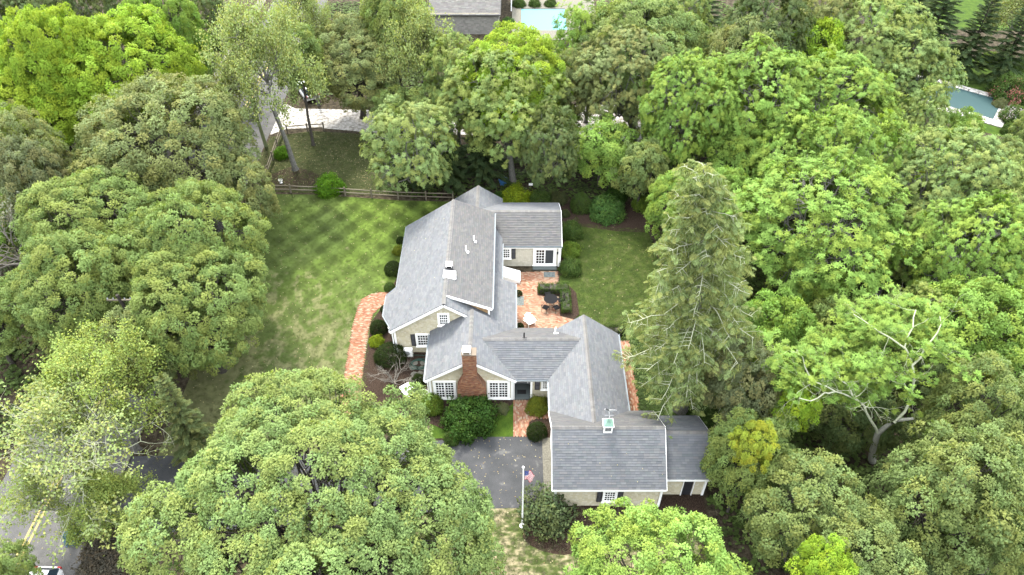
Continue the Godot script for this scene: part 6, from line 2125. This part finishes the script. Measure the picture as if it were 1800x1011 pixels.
const TREES := [
	["understory_tree", "maple", "mid", -7.75, 5, -21.95, 3.6, 2.8, -7.75, -21.95, "green tree between the pale cedar and the large oak", BK],
	["understory_tree", "small", "mid", -12.65, 4.5, -22.63, 2.4, 2.5, -12.65, -22.63, "small green tree overhanging the right end of the visible gravel drive", BK],
	["understory_tree", "small", "bright", 5, 4.5, -20.13, 2.6, 2.5, 5, -20.13, "small bright tree beside the tall hemlock's top", BK],
	["understory_tree", "maple", "mid", 15.67, 5, -15.45, 3, 2.8, 15.67, -15.45, "green tree at the foot of the leftmost light green oak", W],
	["understory_tree", "maple", "bright", 21.25, 6, -11.28, 3.1, 3.3, 21.25, -11.28, "bright crown behind the tip of the drooping spruce", W],
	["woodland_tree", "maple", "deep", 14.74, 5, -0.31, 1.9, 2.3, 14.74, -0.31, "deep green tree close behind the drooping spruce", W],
	["woodland_tree", "open", "pale", -22.86, 11, -31.1, 3.3, 4.1, -22.86, -31.1, "pale loose treetop at the top edge over the far road", BK],
	["maple_tree", "maple", "mid", -27.97, 7.5, 6.05, 3.6, 4.1, -27.97, 6.05, "green maple crown wedged between the four round ones by the road", RD],
	["maple_tree", "maple", "olive", -25.99, 6, 12.38, 3.1, 3.3, -25.99, 12.38, "lower olive maple between the two lowest round maples", RD],
	["woodland_tree", "oak", "dark", -33.85, 9, -33.94, 3, 3.8, -33.85, -33.94, "dark tree at the top edge between the fresh green tree and the road", RD],
	["woodland_tree", "oak", "mid", 18.09, 10, -31.82, 3.7, 4.6, 18.09, -31.82, "green treetop at the top edge left of the dark far spruce", BK],
	["woodland_tree", "oak", "olive", 32.3, 10, -29.19, 4.2, 5.2, 32.3, -29.19, "olive treetop at the top edge above the round lime-green pine", W],
	["birch_tree", "open", "birch", -25.3, 4, 22.59, 2.8, 2.2, -25.3, 22.59, "leafy yellow-green branches beside the lower left road above the brown shrubs", RD],
	["locust_tree", "maple", "yellow", -45.93, 9, -18.14, 6.2, 5, -45.93, -18.14, "bright yellow-green tree at the left edge, below the wide yellow-green crown", RD],
	["locust_tree", "maple", "yellow", -38.01, 10, -20.85, 6.2, 5.5, -38.01, -20.85, "wide bright yellow-green crown between the road and the top left corner", RD],
	["locust_tree", "maple", "yellow", -44.13, 11, -19.13, 5.1, 6.1, -44.13, -19.13, "bright yellow-green tree nearest the top left corner", RD],
	["woodland_tree", "oak", "dark", -49.92, 11, -26.18, 4.9, 6.1, -49.92, -26.18, "dark green treetop in the very top left corner", RD],
	["woodland_tree", "oak", "dark", -44.96, 11, -30.56, 3.9, 4.9, -44.96, -30.56, "dark green treetop behind the wide yellow-green crown", RD],
	["woodland_tree", "maple", "fresh", -37.1, 10, -28.45, 4.6, 5.5, -37.1, -28.45, "fresh green tree at the top edge left of the road", RD],
	["woodland_tree", "small", "mid", -36.35, 5, -32.6, 2.2, 2.7, -36.35, -32.6, "small green tree beside the pavement left of the far road", RD],
	["maple_tree", "big", "olive", -30.78, 9, -9.66, 7.4, 5.4, -30.78, -9.66, "huge domed olive-green maple left of the utility pole", RD],
	["maple_tree", "maple", "olive", -23.82, 6, -5.91, 3, 3.3, -23.82, -5.91, "dark low olive maple overhanging the upper left corner of the lawn", RD],
	["woodland_tree", "maple", "olive", -41.66, 9.5, -6.71, 3.2, 4.1, -41.66, -6.71, "olive tree at the left edge just above the brownish crown", RD],
	["woodland_tree", "maple", "brown", -40.19, 9, -3.83, 3, 3.7, -40.19, -3.83, "brownish grey-green crown at the left edge", RD],
	["maple_tree", "maple", "mid", -33.44, 8, 1.64, 5.5, 4.4, -33.44, 1.64, "broad green maple left of the road below the olive dome", RD],
	["maple_tree", "maple", "mid", -31.51, 8, 7.82, 5, 4.4, -31.51, 7.82, "round green maple at the left beside the bare grey tree", RD],
	["maple_tree", "maple", "mid", -24.21, 8.5, 3.42, 4.8, 4.7, -24.21, 3.42, "green maple crown between the olive dome and the lawn", RD],
	["maple_tree", "maple", "mid", -22.76, 7.5, 9.49, 4.9, 4.1, -22.76, 9.49, "tall full green maple along the left side of the lawn", RD],
	["bare_tree", "bare", "grey", -39.88, 7, 1.64, 2.7, 3.3, -39.88, 1.64, "bare grey tree with few leaves at the left edge", RD],
	["birch_tree", "open", "birch", -26.78, 7.5, 16.89, 4.1, 4.1, -26.78, 16.89, "loose pale yellow-green tree over the road below the round maples", RD],
	["dying_tree", "dying", "pale", -27.09, 7.5, 20.81, 5.8, 4.2, -27.09, 20.81, "half-dead tree with a fan of pale bare twigs over the lower left road", RD],
	["birch_tree", "dying", "birch", -28.64, 5, 23.21, 2.5, 2.8, -28.64, 23.21, "thin leafy branches over the yellow road line at lower left", RD],
	["woodland_tree", "small", "mid", -28.45, 5, 27.91, 1.6, 2, -28.45, 27.91, "green treetop in the bottom left corner", RD],
	["maple_tree", "big", "light", -10.29, 8.5, 27.19, 8.9, 6.4, -10.29, 27.19, "huge rounded maple filling the lower left foreground before the house", FT],
	["fir_tree", "conifer", "firlight", -21.78, 5, 17.74, 1.7, 4.3, -21.78, 17.74, "small pale fir between the road and the huge foreground maple", FT],
	["maple_tree", "open", "pale", -23.59, 12.5, -17.98, 5.1, 6.4, -22.86, -17.91, "pale leaning tree with a stout trunk inside the fenced corner", BK],
	["maple_tree", "small", "mid", -21.85, 9.5, -23.65, 3, 3.7, -21.84, -22.58, "slender tree with a thin dark trunk beside the white gravel drive", BK],
	["maple_tree", "maple", "olive", -17.17, 7.5, -28.31, 5.9, 4.2, -17.17, -28.31, "tall dense olive-green maple above the white gravel drive", BK],
	["woodland_tree", "open", "pale", -9.73, 9.5, -27.11, 4.6, 5.2, -9.73, -27.11, "pale feathery tree left of the grey-roofed building", BK],
	["woodland_tree", "maple", "mid", -12.81, 11, -30.27, 3.6, 4.5, -12.81, -30.27, "green treetop at the top edge left of the grey-roofed building", BK],
	["cedar_tree", "oak", "feather", -9.29, 7.5, -11.02, 4.1, 4.1, -8.91, -15.47, "pale cedar with bare lower branches behind the fence", BK],
	["oak_tree", "oak", "mid", -0.83, 8.5, -18.12, 6, 4.7, 0.06, -15.87, "large green oak directly behind the house's back gable", BK],
	["woodland_tree", "maple", "yellow", 0, 9, -20.37, 5.8, 5, 0, -20.37, "yellow-green crown right below the blue swimming pool", BK],
	["woodland_tree", "oak", "bright", 8.45, 9, -27.25, 3.9, 4.9, 8.45, -27.25, "bright crown covering the right end of the blue pool", BK],
	["woodland_tree", "maple", "light", 13.6, 10, -25.94, 6.5, 5.5, 13.6, -25.94, "wide pale green crown at the top edge right of the pool", BK],
	["oak_tree", "oak", "olive", 11.78, 9, -21.98, 5.6, 5, 13.52, -23.15, "tall olive oak with a forked trunk behind the bright maple", BK],
	["maple_tree", "small", "bright", 8.88, 5, -14.59, 3.6, 2.8, 8.88, -14.59, "low bright green maple right of the bare woodland trunks", BK],
	["woodland_tree", "oak", "mid", -5.85, 8, -22.88, 3.6, 4.4, -5.85, -22.88, "green tree between the pale feathery tree and the large oak", BK],
	["woodland_tree", "maple", "olive", 5.76, 8, -21.28, 2.8, 3.5, 5.76, -21.28, "narrow olive crown squeezed between the two tall oaks", BK],
	["hemlock_tree", "conifer", "firdark", -11.09, 3.8, -15.37, 2.2, 3.1, -11.09, -15.37, "dark hemlock closest to the split-rail fence", BK],
	["hemlock_tree", "conifer", "firdark", -7.04, 4.2, -15.37, 2.9, 3.5, -7.04, -15.37, "dark hemlock below the pale cedar", BK],
	["hemlock_tree", "conifer", "firdark", -3.08, 5, -15.56, 2.7, 4.3, -3.08, -15.56, "dark hemlock behind the back gable's ridge", BK],
	["hemlock_tree", "oak", "firmid", 3.6, 7, -11.96, 2.9, 3.6, 2.52, -15.47, "tall hemlock with a bare lower trunk right of the large oak", BK],
	["understory_tree", "small", "deep", 12.31, 5, -11.07, 2.6, 2.8, 12.31, -11.07, "deep green tree behind the shrubs at the far right of the back lawn", BK],
	["oak_tree", "oak", "bright", 16.77, 9, -15.31, 4.8, 5, 16.77, -15.31, "light green oak left of the broad oak crown, right of the bright maple", W],
	["oak_tree", "oak", "bright", 23.39, 9.5, -15.81, 5.5, 5.2, 23.39, -15.81, "broad light green oak crown with pale limbs, top centre of the woods", W],
	["woodland_tree", "maple", "olive", 23.31, 9.5, -21.87, 4.3, 5.2, 23.31, -21.87, "olive crown left of the round lime-green pine", W],
	["pine_tree", "small", "lime", 31.02, 9, -24.91, 3.2, 4.1, 31.02, -24.91, "round lime-green pine crown among the far woods", W],
	["woodland_tree", "oak", "dark", 25.82, 11, -24.92, 4.7, 5.8, 25.82, -24.92, "dark grey-green treetop at the top edge of the woods", W],
	["spruce_tree", "conifer", "firdark", 23.98, 6, -42.63, 2.9, 5.3, 23.98, -42.63, "dark spruce at the top edge right of the wide pale crown", W],
	["oak_tree", "oak", "mid", 37.81, 9.5, -27.06, 6.6, 5.2, 37.81, -27.06, "big green oak at the top edge left of the dark spruce row", W],
	["oak_tree", "oak", "light", 40.08, 8.5, -23.39, 4.8, 4.7, 40.08, -23.39, "pale green oak nearest the far upper lawn", W],
	["oak_tree", "oak", "bright", 30.35, 8.5, -16.48, 6, 4.7, 30.35, -16.48, "oak below the round lime-green pine", W],
	["oak_tree", "oak", "light", 39.49, 7.5, -15.56, 2.9, 3.6, 39.49, -15.56, "pale oak overhanging the left end of the covered pool", W],
	["oak_tree", "oak", "bright", 29.21, 8.5, -7.16, 4.1, 4.7, 29.21, -7.16, "oak with pale forked stems in the middle of the woods", W],
	["oak_tree", "oak", "light", 36.17, 8.5, -3.5, 5.5, 4.7, 36.17, -3.5, "wide pale oak below the covered pool", W],
	["oak_tree", "oak", "bright", 24.86, 7.5, -9.34, 4, 4.1, 24.86, -9.34, "oak just above the wide bright crown right of the tall spruce", W],
	["woodland_tree", "oak", "bright", 24.72, 8.5, 1.05, 6.5, 4.7, 24.72, 1.05, "wide bright green crown right of the tall drooping spruce", W],
	["oak_tree", "oak", "light", 38.8, 8, -1.22, 4.1, 4.4, 38.8, -1.22, "pale oak at the right edge below the wide pale oak", W],
	["oak_tree", "oak", "bright", 35.33, 8, 4.39, 4.6, 4.4, 35.33, 4.39, "large bright oak at the right edge halfway down the photo", W],
	["woodland_tree", "oak", "mid", 31.54, 6, 1.48, 2.8, 3.3, 31.54, 1.48, "low green tree in the dip between the two wide bright crowns", W],
	["woodland_tree", "maple", "bright", 32.68, 7, 11.65, 4.1, 3.9, 32.68, 11.65, "bright leafy tree at the right edge above the deep green trees", W],
	["woodland_tree", "oak", "mid", 29.15, 6, 9.4, 2.5, 3.2, 29.15, 9.4, "green tree behind the white dead limbs", W],
	["maple_tree", "small", "fresh", 18.77, 6, 10.92, 2.9, 3.3, 18.77, 10.92, "small fresh green maple beside the tall drooping spruce", W],
	["woodland_tree", "maple", "brown", 15.3, 6.5, 15.89, 2.9, 3.6, 15.3, 15.89, "brown-tinged tree right of the garage", W],
	["woodland_tree", "maple", "mid", 14.91, 5.5, 20.94, 2.8, 3, 14.91, 20.94, "green tree against the garage annex's right end", W],
	["vine_tree", "small", "lime", 17.84, 7.5, 18.42, 1.5, 1.8, 17.84, 18.42, "column of lime-yellow vine leaves beside the brown-tinged tree", W],
	["vine_tree", "small", "gold", 14.36, 8, 21.76, 1.3, 1.6, 14.36, 21.76, "golden yellow leaf clump on the trees right of the garage", W],
	["woodland_tree", "maple", "deep", 28.69, 8, 19.84, 3.3, 4.2, 28.69, 19.84, "deep green tree at the right edge above the lowest ones", W],
	["woodland_tree", "maple", "deep", 25.3, 8, 24.8, 3.8, 4.4, 25.3, 24.8, "large deep green tree in the lower right foreground", W],
	["woodland_tree", "maple", "deep", 27.1, 8, 27.65, 2.1, 2.6, 27.1, 27.65, "deep green tree in the bottom right corner", W],
	["woodland_tree", "maple", "deep", 17.13, 6, 25.07, 3.5, 3.3, 17.13, 25.07, "deep green tree below the lime-yellow vine column", W],
	["woodland_tree", "maple", "deep", 18.99, 6, 28.32, 3.1, 3.3, 18.99, 28.32, "deep green tree at the bottom edge between foreground crowns", W],
	["maple_tree", "maple", "lime2", 7.24, 7.5, 30.8, 4.8, 4.1, 7.24, 30.8, "bright lime-green maple at the bottom edge in front of the garage", FT],
	["vine_tree", "small", "lime", 16.5, 7.5, 29.41, 1.7, 2.1, 16.5, 29.41, "lime-yellow leafy top at the bottom edge right of the lime maple", W],
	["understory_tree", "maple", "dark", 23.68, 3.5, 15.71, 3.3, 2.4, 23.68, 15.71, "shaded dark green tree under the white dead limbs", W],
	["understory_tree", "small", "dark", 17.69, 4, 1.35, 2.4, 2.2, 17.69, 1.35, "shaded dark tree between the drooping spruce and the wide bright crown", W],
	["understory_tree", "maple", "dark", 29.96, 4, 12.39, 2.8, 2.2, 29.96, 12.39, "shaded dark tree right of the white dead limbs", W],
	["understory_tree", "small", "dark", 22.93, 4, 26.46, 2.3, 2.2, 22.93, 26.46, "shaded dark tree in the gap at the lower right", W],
	["spruce_tree", "conifer", "firdark", 53.6, 6, -43.46, 3.6, 5.3, 53.6, -43.46, "dark spruce at the left end of the far spruce row", W],
	["spruce_tree", "conifer", "firdark", 56, 6, -38.31, 3.1, 5.3, 56, -38.31, "dark spruce in the middle of the far spruce row", W],
	["spruce_tree", "conifer", "firdark", 59.88, 6, -36.78, 2.9, 5.3, 59.88, -36.78, "dark spruce at the right end of the far spruce row", W],
	["spruce_tree", "conifer", "firdark", 52.75, 5, -47.53, 2.9, 4.3, 52.75, -47.53, "dark spruce half hidden behind the big oak at the top", W],
	["oak_tree", "thin", "olive", 62.58, 7, -42.23, 3.1, 3.8, 64.07, -45.28, "thin tree with a pale trunk rising before the far spruce row", W],
	["understory_tree", "maple", "bright", -45.43, 4.28, -4.18, 2.3, 2.3, -45.43, -4.18, "low shaded tree in front of the brownish grey-green crown at the left edge", UN],
	["understory_tree", "maple", "mid", 47.73, 4.23, -8.1, 2.9, 2.9, 47.73, -8.1, "low shaded tree right of the pale oak overhanging the left end of the covered pool", UN],
	["understory_tree", "maple", "bright", 45.85, 4.07, -18.86, 2.4, 2.4, 45.85, -18.86, "low shaded tree in front of the pale green oak nearest the far upper lawn", UN],
	["understory_tree", "maple", "mid", 35.52, 4.15, 18.05, 2.4, 2.4, 35.52, 18.05, "low shaded tree right of the green tree behind the white dead limbs", UN],
	["understory_tree", "maple", "mid", -45.74, 4.55, -9.58, 2.4, 2.4, -45.74, -9.58, "low shaded tree left of the brownish grey-green crown at the left edge", UN],
	["understory_tree", "maple", "deep", 15.67, 4.93, 6.17, 2.4, 2.4, 15.67, 6.17, "low shaded tree left of the small fresh green maple beside the tall drooping spruce", UN],
	["understory_tree", "maple", "deep", 39.43, 4.9, 9, 2.8, 2.8, 39.43, 9, "low shaded tree in front of the wide pale oak below the covered pool", UN],
	["understory_tree", "maple", "deep", 14.42, 4.6, 11.56, 2.4, 2.4, 14.42, 11.56, "low shaded tree left of the brown-tinged tree right of the garage", UN],
	["understory_tree", "maple", "mid", 45.87, 4.96, -3.49, 2.5, 2.5, 45.87, -3.49, "low shaded tree right of the wide pale oak below the covered pool", UN],
	["understory_tree", "maple", "bright", 39.88, 4.39, -11.14, 2.9, 2.9, 39.88, -11.14, "low shaded tree left of the wide pale oak below the covered pool", UN],
	["understory_tree", "maple", "deep", 51.89, 5.47, -15.62, 2.6, 2.6, 51.89, -15.62, "low shaded tree right of the pale green oak nearest the far upper lawn", UN],
	["understory_tree", "maple", "deep", 54.26, 4.83, -18.61, 2.4, 2.4, 54.26, -18.61, "low shaded tree behind the pale oak at the right edge below the wide pale oak", UN],
	["understory_tree", "maple", "mid", -39.6, 5.5, 8.84, 3.1, 3.1, -39.6, 8.84, "low shaded tree left of the green maple crown between the olive dome and the lawn", UN],
	["understory_tree", "maple", "deep", 42.55, 4.23, 3.19, 3.2, 3.2, 42.55, 3.19, "low shaded tree right of the wide bright green crown right of the tall drooping spruce", UN],
	["understory_tree", "maple", "bright", -45.02, 5.1, -0.13, 2.7, 2.7, -45.02, -0.13, "low shaded tree left of the bare grey tree with few leaves at the left edge", UN],
	["understory_tree", "maple", "deep", 47.18, 4.66, -12.8, 2.4, 2.4, 47.18, -12.8, "low shaded tree right of the oak below the round lime-green pine", UN],
	["understory_tree", "maple", "bright", 18.84, 5.25, -5.24, 3.2, 3.2, 18.84, -5.24, "low shaded tree behind the deep green tree close behind the drooping spruce", UN],
	["understory_tree", "maple", "bright", 14.53, 4.99, -5.57, 2.8, 2.8, 14.53, -5.57, "low shaded tree left of the bright crown behind the tip of the drooping spruce", UN],
	["understory_tree", "maple", "mid", 30.68, 4.08, 24.15, 2.5, 2.5, 30.68, 24.15, "low shaded tree behind the deep green tree in the bottom right corner", UN],
	["understory_tree", "maple", "mid", 24.32, 4.4, 9.4, 2.9, 2.9, 24.32, 9.4, "low shaded tree left of the green tree behind the white dead limbs", UN],
	["understory_tree", "maple", "deep", -38.73, 4.97, -13.12, 2.8, 2.8, -38.73, -13.12, "low shaded tree in front of the bright yellow-green tree nearest the top left corner", UN],
]

const SHRUBS := [
	["rhododendron", "shrub", "leafy", "sh_deep", -3.1, 14.44, 1.94, 1.55, "big rounded rhododendron in front of the brick chimney", ""],
	["azalea", "shrub", "leafy", "sh_lime", 1.91, 13.18, 0.85, 0.68, "low yellow-flecked azalea beside the entry walk under the small window", ""],
	["boxwood_ball", "shrub", "clipped", "sh_dark", 1.81, 15.47, 0.82, 0.82, "clipped dark boxwood ball at the garage end of the entry walk", "clipped balls"],
	["rose_bush", "shrub", "leafy", "sh_pale", -0.68, 13.35, 0.47, 0.47, "small pale-flowered bush between the rhododendron and the entry walk", ""],
	["boxwood_ball", "shrub", "clipped", "sh_dark", -10.43, -6.13, 0.48, 0.48, "smallest clipped ball at the far end of the bed left of the house", "clipped balls"],
	["spirea", "shrub", "leafy", "sh_lime", -10.53, -4.62, 0.52, 0.52, "small lime spirea between two dark clipped balls left of the house", ""],
	["yew_ball", "shrub", "clipped", "sh_dark", -10.66, -2.01, 0.86, 0.86, "big dark clipped yew in the left bed beside the long roof", "clipped balls"],
	["yew_ball", "shrub", "clipped", "sh_mid", -10.72, 0.26, 0.55, 0.55, "small loose yew just beyond the bend of the curved brick walk", "clipped balls"],
	["yew_ball", "shrub", "clipped", "sh_dark", -10.81, 2.89, 0.43, 0.43, "dark clipped yew tucked against the bay window", "clipped balls"],
	["yew_ball", "shrub", "clipped", "sh_dark", -11.03, 5.18, 0.79, 0.87, "upright dark yew between the curved brick walk and the bay window", "clipped balls"],
	["spirea", "shrub", "leafy", "sh_yellow", -11.02, 6.61, 0.6, 0.54, "bright lime-yellow spirea between the two dark yews on the curved walk", ""],
	["yew_mound", "shrub", "clipped", "sh_dark", -9.66, 8.25, 1.35, 1.14, "wide dark yew mound before the left gable wall", ""],
	["bare_shrub", "shrub", "bare", "twig", -9.14, 10.68, 1.43, 1.29, "grey leafless shrub before the wide yew mound", ""],
	["dwarf_conifer", "shrub", "leafy", "sh_dark", -7.21, 10.78, 0.57, 0.74, "small dark conifer beside the pale flagstones", ""],
	["shrub", "shrub", "leafy", "sh_lime2", -6.06, 13.11, 0.97, 0.88, "yellow-green shrub at the front left corner of the chimney wing", ""],
	["shrub", "shrub", "leafy", "sh_mid", -4.3, 15.96, 0.65, 0.59, "low green shrub beside the edge of the driveway lawn", ""],
	["boxwood_ball", "shrub", "clipped", "sh_dark", 0.54, 0.98, 0.39, 0.39, "clipped ball at the far corner of the porch roof on the patio", "clipped balls"],
	["boxwood_ball", "shrub", "clipped", "sh_dark", 0.66, 4.89, 0.38, 0.38, "clipped ball beside the white armchair on the patio", "clipped balls"],
	["shrub", "shrub", "leafy", "sh_mid", 5.56, -7.18, 1.12, 1.12, "green shrub at the far end of the row beside the east wing", "shrubs beside the east wing"],
	["shrub", "shrub", "leafy", "sh_lime2", 5.32, -4.53, 1.04, 0.83, "bright low shrub in the middle of the row beside the east wing", "shrubs beside the east wing"],
	["shrub", "shrub", "leafy", "sh_mid", 5.23, -2.11, 1.01, 0.91, "green shrub near the patio door beside the east wing", "shrubs beside the east wing"],
	["forsythia", "shrub", "leafy", "sh_yellow", 0.45, -12.2, 1.4, 1.4, "bright yellow-green bush directly behind the east wing roof", ""],
	["shrub", "shrub", "leafy", "sh_deep", -1.13, -12.63, 0.74, 0.74, "dark bush squeezed behind the back gable", ""],
	["shrub", "shrub", "leafy", "sh_mid", 2.81, -12.05, 1.18, 1.06, "mid-green bush right of the bright yellow-green bush", ""],
	["shrub", "shrub", "leafy", "sh_olive", 4.63, -12.34, 0.9, 0.9, "olive bush left of the big clipped yew cone", ""],
	["yew_cone", "shrub", "clipped", "sh_mid", 6.77, -11.09, 1.11, 1.55, "big clipped yew cone at the back of the right lawn", ""],
	["rhododendron", "shrub", "leafy", "sh_fresh", 9.21, -10.27, 1.76, 1.32, "large-leaved green rhododendron at the back edge of the right lawn", ""],
	["shrub", "shrub", "leafy", "sh_lime2", 12.85, -11.38, 1.01, 1.01, "bright green shrub beside the far side of the drooping spruce", ""],
	["shrub", "shrub", "leafy", "sh_olive", 5.21, -10.15, 0.5, 0.5, "small olive shrub at the back corner of the east wing", ""],
	["shrub", "shrub", "leafy", "sh_bright", -18.5, -14.19, 1.49, 1.34, "bright green shrub growing over the split-rail fence", ""],
	["shrub", "shrub", "leafy", "sh_bright", -24.77, -20.44, 0.91, 0.82, "bright green shrub left of the stout leaning trunk", ""],
	["dogwood_shrub", "shrub", "loose", "sh_loose", 2.3, 22.02, 1.85, 1.39, "loose wide shrub in the mulch bed beside the flagpole", ""],
	["hydrangea", "hydrangea", "pink", "sh_mid", 59.44, -32.91, 2.22, 2.11, "pink-flowering hydrangea beside the covered pool", ""],
	["hydrangea", "hydrangea", "white", "sh_mid", 57.68, -27.69, 1.62, 1.29, "white-flowering hydrangea at the right edge below the pink one", ""],
	["ornamental_grass", "grass", "leafy", "sh_pale", 57.48, -30.86, 0.73, 0.73, "pale grass clump between the pink and the white hydrangea", ""],
	["shrub", "shrub", "leafy", "sh_mid", 55.75, -24.94, 0.95, 0.86, "green shrub at the near corner of the covered pool's deck", ""],
	["shrub", "shrub", "leafy", "sh_lime2", 57.16, -44.07, 1.26, 1.01, "leftmost shrub of the border along the far upper lawn", "far lawn border"],
	["shrub", "shrub", "leafy", "sh_pale", 59, -44.07, 1.04, 0.83, "pale twiggy shrub in the border along the far upper lawn", "far lawn border"],
	["shrub", "shrub", "leafy", "sh_lime2", 61.54, -42.24, 1.1, 0.88, "bright shrub below the thin pale trunk in the far border", "far lawn border"],
	["shrub", "shrub", "leafy", "sh_mid", 63.14, -41.36, 1.16, 0.93, "second shrub from the right in the far lawn border", "far lawn border"],
	["shrub", "shrub", "leafy", "sh_mid", 64.65, -40.45, 1.15, 0.92, "rightmost shrub of the far lawn border above the pink hydrangea", "far lawn border"],
	["shrub", "shrub", "leafy", "sh_mid", 0.99, -59.04, 0.99, 0.89, "leftmost round shrub behind the blue pool", "shrubs behind the blue pool"],
	["shrub", "shrub", "leafy", "sh_mid", 3.3, -59.19, 0.91, 0.82, "middle round shrub behind the blue pool", "shrubs behind the blue pool"],
	["shrub", "shrub", "leafy", "sh_mid", 5.61, -59.19, 0.91, 0.82, "right round shrub behind the blue pool", "shrubs behind the blue pool"],
	["shrub", "shrub", "leafy", "sh_fresh", -0.55, -52.62, 0.95, 0.85, "feathery green shrub at the near left corner of the blue pool deck", ""],
	["hydrangea", "hydrangea", "blue", "sh_mid", -28.41, 23.51, 0.62, 0.5, "blue-flowering hydrangea beside the lower left road", ""],
	["brown_shrub", "shrub", "leafy", "sh_brown", -25.61, 24.38, 1.87, 0.94, "wide brown low shrub between the road and the huge foreground maple", ""],
	["brown_shrub", "shrub", "leafy", "sh_brown", -25.19, 26.39, 1.75, 0.87, "brown low shrub at the bottom edge right of the white car", ""],
	["shrub", "shrub", "leafy", "sh_deep", 10.48, -12.81, 1.13, 1.13, "dark shrub behind the large-leaved rhododendron", ""],
]
